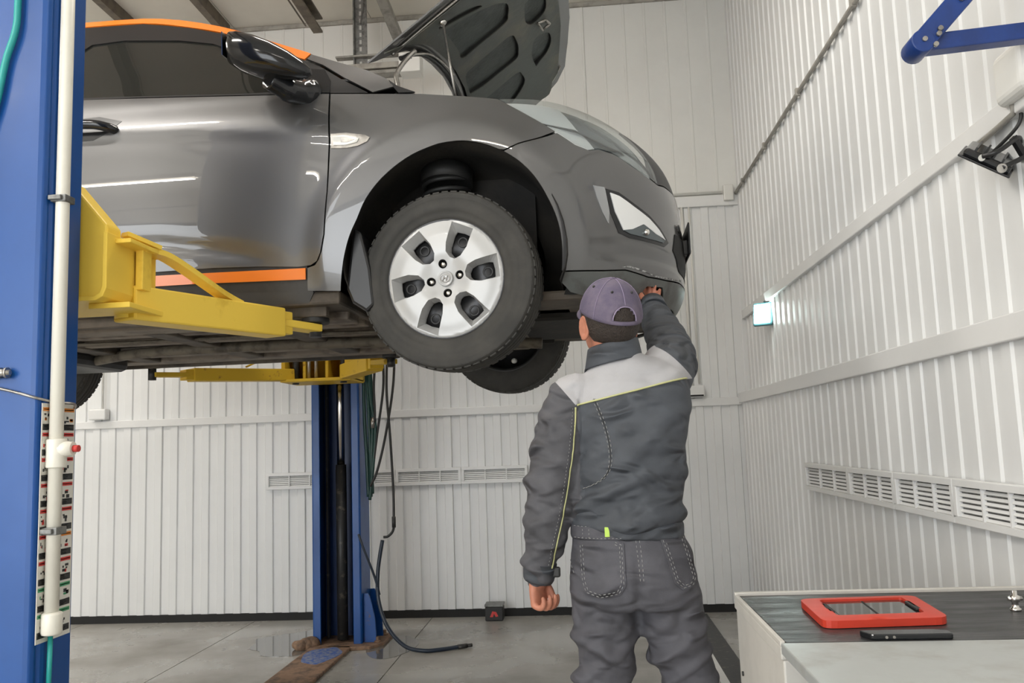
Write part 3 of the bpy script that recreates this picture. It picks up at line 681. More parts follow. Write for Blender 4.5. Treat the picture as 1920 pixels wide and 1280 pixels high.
# dark inner body behind the gaps
V = []; F = []
ss = [-3.2 + 0.1 * i for i in range(33)] + [0.05 * i for i in range(1, 20)]; zs = [.14, .2, .28, .36, .44, .52, .6, .68, .76, .84, .90]
inner = MB()
for sy in (1, -1):
    vs = []; fs = []
    for s in ss:
        for z in zs:
            p = hull_raw(s, min(z, .84 if s > .1 else z)) + hull_n0(s, z) * -0.045; vs.append((p.x, p.y * sy, p.z))
    m_ = len(zs)
    for i in range(len(ss) - 1):
        for j in range(m_ - 1):
            cx = (ss[i] + ss[i+1]) / 2; cz = (zs[j] + zs[j+1]) / 2; px = hull0(cx, cz)[0]
            if math.hypot(px - 0.01, cz - 0.31) < 0.45 or math.hypot(px + 2.56, cz - 0.31) < 0.45: continue
            fs.append((i*m_+j, (i+1)*m_+j, (i+1)*m_+j+1, i*m_+j+1))
    inner.add(vs, fs, 0, True)
inner.build('inner_body', M['interior'], car)
# cabin: floor, seats, dashboard, wheel
MB().box((-2.7, -0.66, 0.30), (-0.35, 0.66, 0.34)).build('cabin_floor', M['interior'], car)
MB().box((-0.75, -0.66, 0.62), (-0.42, 0.66, 0.93)).build('dashboard', M['interior'], car, 0.05)
for y in (-0.36, 0.36):
    st = MB().box((-1.45, y - 0.25, 0.36), (-0.98, y + 0.25, 0.56)).build('seat', M['interior'], car, 0.05)
    MB().bar((-1.42, y, 0.50), (-1.62, y, 1.08), 0.46, 0.13, up=(0, 1, 0)).build('backrest', M['interior'], st, 0.04)
    MB().box((-1.72, y - 0.13, 1.08), (-1.60, y + 0.13, 1.26)).build('headrest', M['interior'], st, 0.03)
sw = [(-0.86 - 0.06*math.cos(a), 0.36 + 0.18*math.sin(a), 0.86 + 0.17*math.cos(a)) for a in [2*PI*i/28 for i in range(29)]]
MB().tube(sw, 0.014, 8).build('steering_wheel', M['interior'], car)

panel('mirror_sail', [(-.640, .948), (-.405, .921), (-.408, .975), (-.44, 1.035), (-.50, 1.045), (-.56, 1.01)], M['black_gloss'], off=0.003, res=0.02)
# door mirrors
def mirror_housing(sy):
    vs = []; n = 20
    prof = [(-.735, 1.042, .030, .052), (-.72, 1.038, .062, .058), (-.69, 1.026, .078, .066), (-.63, 1.004, .085, .068), (-.57, .985, .080, .058), (-.51, .964, .060, .042), (-.465, .945, .034, .026), (-.442, .936, .010, .010)]
    for x, z, ry_, rz_ in prof:
        for k in range(n):
            a = 2*PI*k/n; c, s_ = math.cos(a), math.sin(a)
            vs.append((x, sy * (0.945 + ry_ * math.copysign(abs(c) ** .8, c)), z + rz_ * math.copysign(abs(s_) ** .8, s_)))
    m_ = len(prof)
    fs = [(i*n+k, i*n+(k+1) % n, (i+1)*n+(k+1) % n, (i+1)*n+k) for i in range(m_-1) for k in range(n)]
    mb = MB().add(vs, fs, 0, True); mb.add(vs, [tuple(range(n))[::-1], tuple(range((m_-1)*n, m_*n))], 0, False)
    o = mb.build('door_mirror', M['black_gloss'], car)
    MB().tube(smoothpath([(-.60, sy*.93, .93), (-.56, sy*.87, .915), (-.52, sy*.80, .925), (-.50, sy*.77, .935)], 5), [.036]*5 + [.043]*5 + [.05]*5 + [.055], 14).build('mirror_foot', M['black_gloss'], o)
    MB().prism([(-.055, -.04), (.055, -.045), (.06, .035), (-.05, .042)], 0, 0.003, 0, Matrix.Translation((-.738, sy*.945, 1.042)) @ Matrix.Rotation(-PI/2, 4, 'Y') @ Matrix.Rotation(PI/2, 4, 'Z')).build('mirror_glass', M['chrome'], o)
    return o
paint_black = M['black_gloss']
mirror_housing(-1); mirror_housing(1)

# hood, raised 37 degrees about its hinge line
HA = math.radians(37)
hood = empty('hood_pivot'); bpy.data.objects.remove(hood)
HM = Matrix.Translation((-0.30, 0, 1.05)) @ Matrix.Rotation(-HA, 4, 'Y')     # local x = along the hood, y = far, z = outward
half = [(0, .742), (.36, .745), (.55, .738), (.70, .715), (.80, .66), (.862, .568), (.90, .36), (.926, .15)]
rear = [(.257, .0), (.249, .19), (.223, .362), (.192, .506), (.154, .608), (.094, .667), (.03, .712)]
outl = half + [(.929, 0)] + [(u, -v) for u, v in reversed(half)] + [(u, -v) for u, v in reversed(rear[1:])] + rear
outl = [(u, -v) for u, v in outl]
def dome(u, v): return 0.035 * (1 - (abs(v) / .76) ** 2.5) - 0.10 * max(0, u - .55) ** 2
def hp_(u, v, w): return HM @ Vector((u, v, dome(u, v) + w))
def hn_(u, v, e=2e-3): return (hp_(u+e, v, 0) - hp_(u-e, v, 0)).cross(hp_(u, v+e, 0) - hp_(u, v-e, 0)).normalized()
V, F, bd = fill2d(outl, 0.03)
hood = shell('hood', V, F, bd, lambda v: hp_(v[0], v[1], 0.0), lambda v: hn_(*v), 0.006, M['paint'], car)
def shrink(poly, d):
    n = len(poly); out = []
    A = sum(poly[i][0]*poly[(i+1) % n][1] - poly[(i+1) % n][0]*poly[i][1] for i in range(n))
    sg = 1 if A > 0 else -1
    for i in range(n):
        p0, p1, p2 = Vector(poly[i-1]), Vector(poly[i]), Vector(poly[(i+1) % n])
        a = (p1-p0).normalized(); b = (p2-p1).normalized(); nrm = Vector((-(a.y+b.y), a.x+b.x))
        if nrm.length < 1e-6: nrm = Vector((-a.y, a.x))
        nrm.normalize(); k = max(0.5, nrm.dot(Vector((-a.y, a.x))))
        q = p1 + nrm * (sg * d / k); out.append((q.x, q.y))
    return out
def rnd(poly, k=4): return [tuple(p[:2]) for p in smoothpath([(x, y, 0) for x, y in poly + [poly[0]]], k)[:-1]]
pk = [[(.318, .572), (.515, .484), (.612, .395), (.611, .294), (.584, .247), (.443, .246), (.356, .25), (.35, .329), (.335, .45)],
      [(.33, -.09), (.34, .09), (.40, .115), (.50, .118), (.601, .117), (.622, .047), (.622, -.047), (.601, -.117), (.50, -.118), (.40, -.115)]]
pk.append([(u, -v) for u, v in pk[0]])
pk.append([(.30, .640), (.36, .625), (.47, .56), (.50, .515), (.40, .56), (.31, .60)])
pk.append([(u, -v) for u, v in pk[3]])
pk += [[(.69, .30), (.76, .28), (.80, .20), (.79, .10), (.72, .07), (.68, .16)], [(.69, -.30), (.76, -.28), (.80, -.20), (.79, -.10), (.72, -.07), (.68, -.16)]]
pk = [rnd([(u, -v) for u, v in p], 4) for p in pk]
inn = shrink(outl, 0.058)
def rib(u, v): return -0.020 - 0.012 * math.exp(-((u - .655 - 0.10 * abs(v)) / .035) ** 2) - 0.008 * math.exp(-((abs(v) - .64) / .03) ** 2) + 0.012 * smst(0.03, 0.0, abs(u - .86 + .25*abs(v)**2))
V, F, bd = fill2d(inn, 0.02, pk)
inner_p = shell('inner_panel', V, F, bd, lambda v: hp_(v[0], v[1], rib(*v)), lambda v: -hn_(*v), -0.004, M['hood_under'], hood)
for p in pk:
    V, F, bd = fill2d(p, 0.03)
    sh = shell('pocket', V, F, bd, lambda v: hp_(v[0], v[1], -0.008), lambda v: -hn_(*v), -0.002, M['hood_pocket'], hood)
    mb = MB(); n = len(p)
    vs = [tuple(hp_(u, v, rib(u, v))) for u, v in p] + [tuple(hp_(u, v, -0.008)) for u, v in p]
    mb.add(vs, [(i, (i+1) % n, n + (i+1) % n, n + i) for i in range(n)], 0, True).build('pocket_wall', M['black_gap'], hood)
hem = [hp_(u, v, -0.012) for u, v in [(.10, -.672), (.12, -.678), (.36, -.685), (.55, -.678), (.68, -.65), (.77, -.60), (.83, -.52)]]  # steel tube drawn in place of the highlight along the flange fold
MB().tube(smoothpath(hem, 5), 0.006, 8).build('hem', M['steel'], hood)
hem2 = [hp_(u, -v, -0.012) for u, v in [(.10, -.672), (.12, -.678), (.36, -.685), (.55, -.678), (.68, -.65), (.77, -.60), (.83, -.52)]]  # the same drawn highlight on the far side
MB().tube(smoothpath(hem2, 5), 0.006, 8).build('hem', M['steel'], hood)
rs = [hp_(u, v, -0.020) for u, v in [(.115, -.62), (.165, -.58), (.21, -.50), (.245, -.36), (.27, -.19), (.28, 0), (.27, .19), (.245, .36), (.21, .5)]]
MB().tube(smoothpath(rs, 5), 0.010, 8).build('rear_seal', M['rubber'], hood)
rs = [hp_(u, v, -0.030) for u, v in [(.145, -.61), (.185, -.57), (.23, -.49), (.265, -.35), (.29, -.19)]]
MB().tube(smoothpath(rs, 5), 0.005, 8).build('seal_lip', M['steel'], hood)
lt = MB()
for a, b in (((.73, -.10), (.77, -.08)), ((.77, -.08), (.79, -.02)), ((.79, -.02), (.75, -.01)), ((.75, -.01), (.73, -.10))):
    lt.cyl(hp_(a[0], a[1], -0.05), hp_(b[0], b[1], -0.05), 0.006, 8)
lt.build('hood_latch', M['steel'], hood)
MB().cyl(hp_(.32, -.655, -0.024), hp_(.32, -.655, -0.040), 0.014, 12).build('rod_clip', M['chrome'], hood)
e0 = hp_(.32, -.652, -0.036)
MB().tube([e0, Vector((0.012, -0.64, 0.90))], 0.0045, 8).build('prop_rod', M['steel'], car)
for sy in (-1, 1):
    MB().tube(smoothpath([(-.215, sy*.675, .93), (-.205, sy*.672, .98), (-.21, sy*.665, 1.03), (-.18, sy*.655, 1.085), (-.14, sy*.645, 1.13)], 5), 0.0095, 8).build('hood_hinge', M['steel'], car)
# licence plate bracket
MB().box((0.873, -0.26, 0.37), (0.880, 0.26, 0.50)).box((0.850, -0.20, 0.38), (0.875, 0.20, 0.44)).build('plate_holder', M['black_trim'], car, 0.004)
MB().box((0.880, -0.255, 0.382), (0.884, 0.255, 0.492)).build('licence_plate', M['trim'], car, 0.002)

# underbody
ub = MB().box((-2.95, -0.79, 0.150), (-0.40, 0.79, 0.20)).box((0.26, -0.66, 0.145), (0.60, 0.66, 0.18)).box((0.58, -0.45, 0.145), (0.74, 0.45, 0.18)).box((-0.40, -0.44, 0.145), (0.40, 0.44, 0.20))
ub.build('floor_pan', M['underbody'], car, 0.01)
for y in (-0.735, 0.735): MB().box((-2.15, y - 0.018, 0.115), (-0.46, y + 0.018, 0.16)).build('sill_flange', M['underbody'], car, 0.004)
for y, w, h in ((-0.55, .07, .03), (-0.36, .035, .02), (0.36, .035, .02), (0.55, .07, .03), (-0.14, .03, .025), (0.14, .03, .025)):
    MB().box((-2.6, y - w, 0.15 - h), (-0.42, y + w, 0.16)).build('floor_rib', M['underbody2'], car, 0.008)
for x in (-0.75, -1.25, -1.8): MB().box((x - .05, -.5, .118), (x + .05, .5, .16)).build('cross_rib', M['underbody'], car, 0.008)
MB().tube(smoothpath([(0.25, 0.02, .07), (-0.3, 0.02, .105), (-.9, 0.0, .115), (-1.6, 0.05, .115), (-2.1, 0.25, .10), (-2.6, .35, .12)], 6), 0.024, 12).build('exhaust_pipe', M['arm_steel'], car)
for y in (-0.245, -0.225, -0.205): MB().tube(smoothpath([(-.35, y, .12), (-.9, y, .128), (-1.5, y - .02, .124), (-2.1, y - .1, .12), (-2.45, y - .2, .12)], 4), 0.006, 6).build('brake_line', M['arm_steel'], car)
MB().box((-2.35, -0.45, 0.07), (-1.9, 0.45, 0.15)).build('fuel_tank', M['plastic_dark'], car, 0.03)
MB().box((-2.70, -0.55, 0.10), (-2.50, 0.55, 0.19)).build('rear_axle_beam', M['arm_steel'], car, 0.02)
# front suspension
MB().box((-0.32, -0.40, 0.085), (0.18, 0.40, 0.15)).build('subframe', M['arm_steel'], car, 0.02)
MB().box((0.05, -0.35, 0.12), (0.50, 0.35, 0.20)).build('engine_sump', M['liner'], car, 0.03)
for sy in (-1, 1):
    MB().prism([(-.25, .30), (.10, .30), (.04, .64), (-.03, .64)] if sy > 0 else [(.10, -.30), (-.25, -.30), (-.03, -.64), (.04, -.64)], 0.095, 0.13).build('lower_arm', M['arm_steel'], car, 0.012)
    MB().cyl((0.20, sy*.25, .14), (0.10, sy*.64, .13), 0.013, 8).build('tie_rod', M['arm_steel'], car)
    MB().cyl((0.02, sy*.30, .20), (0.02, sy*.64, .21), 0.022, 10).build('drive_shaft', M['arm_steel'], car)
    MB().cyl((-.02, sy*.60, .16), (-.05, sy*.56, .50), 0.028, 12).build('strut', M['black_steel'], car)
    MB().tube([(-.05 + .085*math.cos(a), sy*(.56 + .0*a) + .085*math.sin(a), .44 + .03*a/ (2*PI) * 1.3) for a in [2*PI*i/20 for i in range(101)]], 0.009, 8).build('spring', M['rubber'], car)
    MB().cyl((-.05, sy*.56, .425), (-.05, sy*.56, .44), 0.10, 24).build('spring_seat', M['black_steel'], car)
    MB().cyl((-.05, sy*.56, .62), (-.05, sy*.55, .68), 0.10, 24).build('top_mount', M['rubber'], car)
    MB().tube([(-.035, sy*.61, .30), (-.02, sy*.64, .20), (0.0, sy*.66, .13)], [.03, .045, .03], 12).build('knuckle', M['arm_steel'], car)
    # wheel arch liners, front and rear
    for cx in (0.01, -2.56):
        n = 26; lv = []; lf = []
        angs = [math.radians(-22 + 224 * i / n) for i in range(n + 1)]
        for a in angs:
            for y, r in ((.80 if cx > -1 else .80, .398), (.62, .40), (.46, .39), (.44, .30)):
                lv.append((cx + r * math.cos(a), sy * y, .31 + r * math.sin(a) * (1.0 if math.sin(a) > 0 else .8)))
        lf = [(i*4+k, (i+1)*4+k, (i+1)*4+k+1, i*4+k+1) for i in range(n) for k in range(3)]
        o = MB().add(lv, lf, 0, True).build('arch_liner', M['liner'], car)
        sdm = o.modifiers.new('thick', 'SOLIDIFY'); sdm.thickness = 0.004
    MB().box((-.28, sy*.455 if sy > 0 else -.475, .12), (.28, sy*.475 if sy > 0 else -.455, .66)).build('inner_arch', M['liner'], car)
    o = MB().prism([(-.345, .42), (-.372, .20), (-.352, .15), (-.30, .115), (-.272, .14), (-.285, .27), (-.315, .40)], -.80 if sy < 0 else .62, -.62 if sy < 0 else .80, 0, Matrix.Rotation(PI/2, 4, 'X') @ Matrix.Scale(-1, 4, (0, 0, 1))).build('mud_flap', M['black_trim'], car, 0.01)

# wheels
def make_wheel(cx, sy, cz, steer, cover):
    T = Matrix.Translation((cx, sy * 0.735, cz)) @ Matrix.Rotation(steer, 4, 'Z') @ Matrix.Rotation(PI/2 if sy < 0 else -PI/2, 4, 'X')   # local z = outward
    prof = [(.198, -.088), (.205, -.092), (.235, -.096), (.275, -.093), (.296, -.084), (.307, -.074), (.3125, -.060), (.314, -.047), (.307, -.0465), (.307, -.0385), (.3150, -.038), (.316, -.010), (.3085, -.0095), (.3085, -.0015), (.316, 0.0), (.316, .016), (.3085, .0165), (.3085, .0245), (.3150, .025), (.314, .046), (.307, .0465), (.307, .0525), (.3125, .053), (.309, .072), (.297, .085), (.2955, .083), (.285, .091), (.2835, .089), (.26, .0955), (.24, .096), (.238, .0940), (.222, .093), (.208, .089), (.204, .082)]
    tire = MB().lathe(prof, 96, 0, T, True).build('wheel', M['tire'], car)
    # tread blocks on the shoulders
    tb = MB()
    for k in range(60):
        a = 2*PI*k/60
        for z0, z1 in ((-.072, -.047), (.053, .072)):
            R_ = T @ Matrix.Rotation(a, 4, 'Z')
            tb.box((.300, -.0115, z0), (.3132, .0115, z1), 0, R_)
        tb.box((.296, -.0115, .070), (.3025, .0115, .081), 0, R_); tb.box((.296, -.0115, -.081), (.3025, .0115, -.070), 0, R_)
    tb.build('tread_blocks', M['tire'], tire)['kind'] = 'stuff'
    rim = [(.204, -.082), (.212, -.09), (.205, -.094), (.19, -.075), (.185, -.03), (.175, .02), (.10, .035), (.06, .035), (.03, .03), (.0, .03)]
    rim_o = MB().lathe(rim, 48, 0, T, True).build('rim', M['rim_dark'], tire)
    MB().lathe([(.204, .080), (.212, .086), (.207, .092), (.192, .075), (.186, .03), (.175, .021)], 48, 0, T, True).build('rim_lip', M['rim_dark'], tire)
    if not cover:
        for k in range(4):
            a = 2*PI*k/4 + .3
            MB().cyl(T @ Vector((.05*math.cos(a), .05*math.sin(a), .03)), T @ Vector((.05*math.cos(a), .05*math.sin(a), .055)), .01, 6).build('wheel_nut', M['steel'], tire)
        # stick-on balance weights inside the rim
        for a0 in ((2.55, 3.12) if sy > 0 else ()):
            pass
        return tire, T
    R = .213
    # hubcap: six windows, each a slanted pocket from a sharp trapezoid to a rounded hole
    outs = []; ins = []
    for k in range(6):
        a = math.radians(8 + 60 * k)
        def rot(pts): return [(r*math.cos(a) - t*math.sin(a), r*math.sin(a) + t*math.cos(a)) for r, t in pts]
        outs.append(rot([(.074, .008), (.088, .028), (.118, .038), (.194, .046), (.192, -.036), (.125, -.038), (.090, -.028), (.074, -.010)]))
        ins.append(rot([(.082, .006), (.092, .022), (.110, .029), (.152, .031), (.168, .027), (.171, .0), (.168, -.025), (.152, -.029), (.110, -.028), (.092, -.021), (.082, -.007)]))
    nutpos = [(.052*math.cos(math.radians(d)), .052*math.sin(math.radians(d))) for d in (10, 99, 190, 278)]
    nh = [[(x + .0155*math.cos(2*PI*i/14), y + .0155*math.sin(2*PI*i/14)) for i in range(14)] for x, y in nutpos]
    circ = [(R*math.cos(2*PI*i/96), R*math.sin(2*PI*i/96)) for i in range(96)]
    def face(x, y):
        r = math.hypot(x, y); a = (math.degrees(math.atan2(y, x)) - 8) % 60
        spoke = abs(a - 30) / 30                     # 0 in the middle of a spoke, 1 in the middle of a window
        h = .098 - .10 * r * r - 0.018 * smst(.10, .0, r)
        h += 0.006 * smst(0.0, .55, 1 - spoke) * smst(.05, .11, r) * smst(.20, .15, r)
        h -= 0.010 * smst(.198, .213, r); return h
    V, F, bd = fill2d(circ, .009, outs + nh)
    e = 1e-3
    def fn(v):
        x, y = v; return Vector((-(face(x+e, y) - face(x-e, y)) / (2*e), -(face(x, y+e) - face(x, y-e)) / (2*e), 1)).normalized()
    T3 = T.to_3x3()
    hc = shell('hubcap', V, F, bd, lambda v: T @ Vector((v[0], v[1], face(*v))), lambda v: T3 @ fn(v), .003, M['silver'], tire)
    for k in range(6):
        a = math.radians(8 + 60 * k)
        no = resample(outs[k], .012); ni = resample(ins[k], .012)
        def ang(p, c): return math.atan2(p[1] - c[1], p[0] - c[0])
        c = (.128*math.cos(a), .128*math.sin(a))
        m_ = 40; vs = []
        def hit(poly, th):
            dx, dy = math.cos(th), math.sin(th); best = None
            for i in range(len(poly)):
                (x0, y0), (x1, y1) = poly[i], poly[(i+1) % len(poly)]
                ex, ey = x1-x0, y1-y0; den = dx*ey - dy*ex
                if abs(den) < 1e-12: continue
                t = ((x0-c[0])*ey - (y0-c[1])*ex) / den; u = ((x0-c[0])*dy - (y0-c[1])*dx) / den
                if t > 0 and -1e-9 <= u <= 1+1e-9 and (best is None or t > best): best = t
            return (c[0] + dx*(best or .01), c[1] + dy*(best or .01))
        ths = sorted([ang(p, c) for p in outs[k]] + [ang(p, c) for p in ins[k]] + [-PI + 2*PI*i/m_ for i in range(m_)])
        for th in ths:
            p = hit(outs[k], th); q = hit(ins[k], th)
            vs.append(T @ Vector((p[0], p[1], face(*p)))); vs.append(T @ Vector((q[0], q[1], .058))); vs.append(T @ Vector((q[0], q[1], .050)))
        n = len(ths)
        mb = MB().add(vs, [(i*3+j, ((i+1) % n)*3+j, ((i+1) % n)*3+j+1, i*3+j+1) for i in range(n) for j in (0, 1)], 0, False)
        mb.build('window_facet', M['silver'], hc)
        hcx, hcy = .142*math.cos(a), .142*math.sin(a)
        MB().lathe([(.019, .041), (.019, .046), (.014, .047), (.0135, .040)], 18, 0, T @ Matrix.Translation((hcx, hcy, 0)), True).build('rim_hole', M['plastic_dark'], rim_o)
    MB().lathe([(.178, .030), (.178, .042), (.07, .042), (.07, .030)], 48, 0, T, True).build('rim_disc', M['rim_dark'], rim_o)
    for x, y in nutpos:
        Tn = T @ Matrix.Translation((x, y, 0))
        MB().lathe([(.0155, .090), (.0155, .060), (.0, .060)], 14, 0, Tn, True).build('nut_well', M['black_gap'], hc)
        MB().lathe([(.011, .060), (.0115, .078), (.009, .086), (.004, .089), (.0, .0895)], 12, 0, Tn, True).build('wheel_nut', M['chrome'], hc)
    MB().lathe([(.0265, .083), (.0265, .0915), (.0235, .0925), (.022, .091), (.0, .0905)], 32, 0, T, True).build('centre_badge', M['silver'], hc)
    # the emblem: a slanted letter form in an oval ring
    em = MB()
    em.tube([T @ Vector((.0165*math.cos(a_), .0125*math.sin(a_), .0925)) for a_ in [2*PI*i/24 for i in range(25)]], .0011, 6, caps=False)
    for pts in ([(-.009, -.008), (-.0055, 0), (-.0035, .008)], [(.0035, -.008), (.0055, 0), (.009, .008)], [(-.0055, -.001), (0, .001), (.0055, .001)]):
        em.tube([T @ Vector((p[0], p[1], .0925)) for p in pts], .0013, 6)
    em.build('emblem', M['steel'], hc)
    return tire, T
make_wheel(-0.004, -1, 0.213, math.radians(-7), True)
tf, Tf = make_wheel(0.028, 1, 0.213, math.radians(-7), False)
make_wheel(-2.57, -1, 0.19, 0, True)
make_wheel(-2.57, 1, 0.19, 0, False)
for a in (math.radians(76), math.radians(17)):
    p = Tf @ Vector((.158*math.cos(a), .158*math.sin(a), -.065)); 
    MB().ellipsoid(p, (.016, .010, .014), 10, 6).build('balance_weight', M['lens_white'], tf)

# ---------------------------------------------------------------- the two lift columns
def c_profile(x0, x1, ym, yb, t=0.012, lip=0.055, ch=0.03):
    """plan of a folded C channel; mouth at ym, back at yb (either side)"""
    d = 1 if yb > ym else -1
    o = [(x0 + lip, ym), (x0 + 0.008, ym), (x0, ym + d*0.008), (x0, yb - d*ch), (x0 + ch, yb), (x1 - ch, yb), (x1, yb - d*ch), (x1, ym + d*0.008), (x1 - 0.008, ym), (x1 - lip, ym)]
    i = [(x1 - lip, ym + d*t), (x1 - t, ym + d*t), (x1 - t, yb - d*(ch + .004)), (x1 - ch - .004, yb - d*t), (x0 + ch + .004, yb - d*t), (x0 + t, yb - d*(ch + .004)), (x0 + t, ym + d*t), (x0 + lip, ym + d*t)]
    return o + i
def pad_on(parent, p, ztop):
    MB().cyl((p[0], p[1], p[2] - 0.03), (p[0], p[1], ztop - 0.022), 0.022, 14).build('pad_screw', M['black_steel'], parent)
    MB().cyl((p[0], p[1], ztop - 0.022), (p[0], p[1], ztop), 0.05, 20).build('pad', M['rubber'], parent, 0.004)
def arm(parent, a, b, tip, w, h, ztop, m):
    o = MB().bar(a, b, w, h).build('arm', m, parent, 0.006)
    a, b, tip = Vector(a), Vector(b), Vector(tip); d = (b - a).normalized()
    MB().bar(b - d*0.03, b + d*0.045, w*0.80, h*0.80).build('arm_extension', m, o, 0.004)
    MB().bar(b + d*0.01, tip, 0.075, 0.026).build('arm_tip', m, o, 0.004)
    MB().bar(a - d*0.002, a + d*0.006, w*0.86, h*0.84).build('arm_end', M['yellow_worn'], o)
    pad_on(o, tip, ztop); return o

# far column: mouth towards the viewer
fcol = empty('lift_column', (-1.64, 5.70, 0)); fcol['label'] = 'far blue lift column with black hydraulic cylinder, standing behind the car'; fcol['category'] = 'car lift'
fx = lambda x, y, z: (x + 1.64, y - 5.70, z)
FM = Matrix.Translation((1.64, -5.70, 0))
MB().prism(c_profile(-1.80, -1.475, 5.55, 5.82), 0.02, 3.3, 0, FM).build('column', M['blue'], fcol, 0.003, 1)
MB().box((-1.785, 5.795, 0.03), (-1.49, 5.806, 3.3), 0, FM).build('channel_back_shade', M['blue_shaded'], fcol)  # sheet that paints the shade at the back of the channel
MB().box((-1.787, 5.565, 0.03), (-1.783, 5.79, 3.3), 0, FM).box((-1.492, 5.565, 0.03), (-1.488, 5.79, 3.3), 0, FM).build('channel_side_shade', M['blue_shaded'], fcol)  # sheets that paint the shade on the channel's inner sides
MB().cyl(fx(-1.630, 5.655, 0.03), fx(-1.630, 5.655, 1.165), 0.036, 20).build('cylinder', M['black_steel'], fcol)
MB().cyl(fx(-1.630, 5.655, 1.165), fx(-1.630, 5.655, 2.0), 0.026, 16).build('piston_rod', M['chrome'], fcol)
MB().box((-1.75, 5.70, 0.03), (-1.735, 5.74, 3.2), 0, FM).box((-1.56, 5.70, 0.03), (-1.548, 5.74, 3.2), 0, FM).build('chain_guide', M['black_steel'], fcol)
bp = MB(); bp.prism([(-.22, -.20), (.13, -.24), (.23, -.22), (.30, -.12), (.30, .16), (-.22, .18)], 0.0, 0.022)
bpo = bp.build('base_plate', M['rust'], fcol, 0.004)
for x, y in ((.255, -.10), (.255, .10), (-.19, .12), (-.19, -.15)):
    MB().cyl((x, y, 0.02), (x, y, 0.055), 0.013, 6).cyl((x, y, 0.022), (x, y, 0.032), 0.022, 12).build('anchor_bolt', M['rust'], bpo)
MB().prism([(0.0, 0.02), (.085, 0.02), (.075, .17), (.045, .30), (.03, .33), (0.0, .33)], -0.006, 0.006, 0, Matrix.Translation((.166, -.10, 0)) @ Matrix.Rotation(PI/2, 4, 'X')).build('gusset', M['blue_worn'], fcol, 0.002)
MB().prism([(0.0, 0.02), (.085, 0.02), (.075, .17), (.045, .30), (.03, .33), (0.0, .33)], -0.006, 0.006, 0, Matrix.Translation((.166, .08, 0)) @ Matrix.Rotation(PI/2, 4, 'X')).build('gusset', M['blue_worn'], fcol, 0.002)
rk = MB()
for k, (x, y, r) in enumerate(((-.22, -.21, .045), (-.19, -.18, .055), (-.165, -.16, .06), (-.25, -.19, .035))): rk.ellipsoid((x, y, .03), (r, r*.8, r*.8), 10, 6)
rk.build('rust_lump', M['rust'], fcol)
# far carriage and arms
car_ = MB()
car_.box((-1.87, 5.46, 1.70), (-1.42, 5.50, 2.08), 0, FM).box((-1.87, 5.16, 1.695), (-1.42, 5.48, 1.715), 0, FM).box((-1.87, 5.20, 1.90), (-1.42, 5.48, 1.92), 0, FM)
car_.box((-1.87, 5.18, 1.70), (-1.845, 5.48, 2.05), 0, FM).box((-1.745, 5.22, 1.70), (-1.725, 5.48, 1.92), 0, FM).box((-1.60, 5.22, 1.70), (-1.58, 5.48, 1.92), 0, FM).box((-1.445, 5.20, 1.70), (-1.42, 5.48, 2.05), 0, FM)
car_.box((-1.75, 5.48, 1.72), (-1.53, 5.60, 2.05), 0, FM)
fc_ = car_.build('carriage', M['yellow_worn'], fcol, 0.004)
for x, y in ((-1.80, 5.25), (-1.49, 5.25)):
    MB().cyl(fx(x, y, 1.685), fx(x, y, 1.94), 0.021, 16).build('pivot_pin', M['black_steel'], fc_)
for x in (-1.70, -1.655): MB().cyl(fx(x, 5.21, 1.72), fx(x, 5.21, 1.95), 0.012, 10).build('lock_pin', M['steel'], fc_)
arm(fcol, fx(-1.83, 5.24, 1.745), fx(-2.24, 4.72, 1.725), fx(-2.36, 4.51, 1.715), 0.10, 0.075, 1.775, M['yellow_worn'])
MB().cyl(fx(-1.87, 5.2, 1.90), fx(-2.02, 4.99, 1.785), 0.006, 8).build('arm_rod', M['yellow_worn'], fcol)
fa = arm(fcol, fx(-1.44, 5.16, 1.745), fx(-1.15, 4.68, 1.745), fx(-1.00, 4.43, 1.725), 0.10, 0.09, 1.765, M['yellow_worn'])
MB().prism([(0, 0), (.20, 0), (.16, .10), (.05, .14), (0, .14)], -.006, .006, 0, Matrix.Translation(fx(-1.42, 5.05, 1.79)) @ Matrix.Rotation(math.radians(-59), 4, 'Z') @ Matrix.Rotation(PI/2, 4, 'X')).build('arm_web', M['yellow_worn'], fa)

# hoses on the far column
hs = empty('hose_bundle', (-1.40, 5.62, 1.2)); tag(hs, 'looped dark green hoses hanging down the right side of the far column', 'hose')
HS = [((-1.452, 5.60, 2.0), (-1.450, 5.60, 1.5), (-1.435, 5.59, 1.2), (-1.43, 5.60, 0.95)), ((-1.435, 5.59, 2.0), (-1.415, 5.58, 1.5), (-1.410, 5.59, 1.15), (-1.415, 5.60, 0.95)),
      ((-1.42, 5.60, 2.0), (-1.39, 5.58, 1.5), (-1.40, 5.58, 1.2), (-1.405, 5.60, 0.97)), ((-1.43, 5.58, 2.0), (-1.40, 5.57, 1.6), (-1.37, 5.57, 1.4), (-1.395, 5.58, 1.12), (-1.42, 5.59, 0.93))]
for i, p in enumerate(HS):
    MB().tube(smoothpath([(a + 1.40, b - 5.62, c - 1.2) for a, b, c in p], 8), 0.013 if i < 3 else 0.011, 8).build('hose', M['hose_green'], hs)
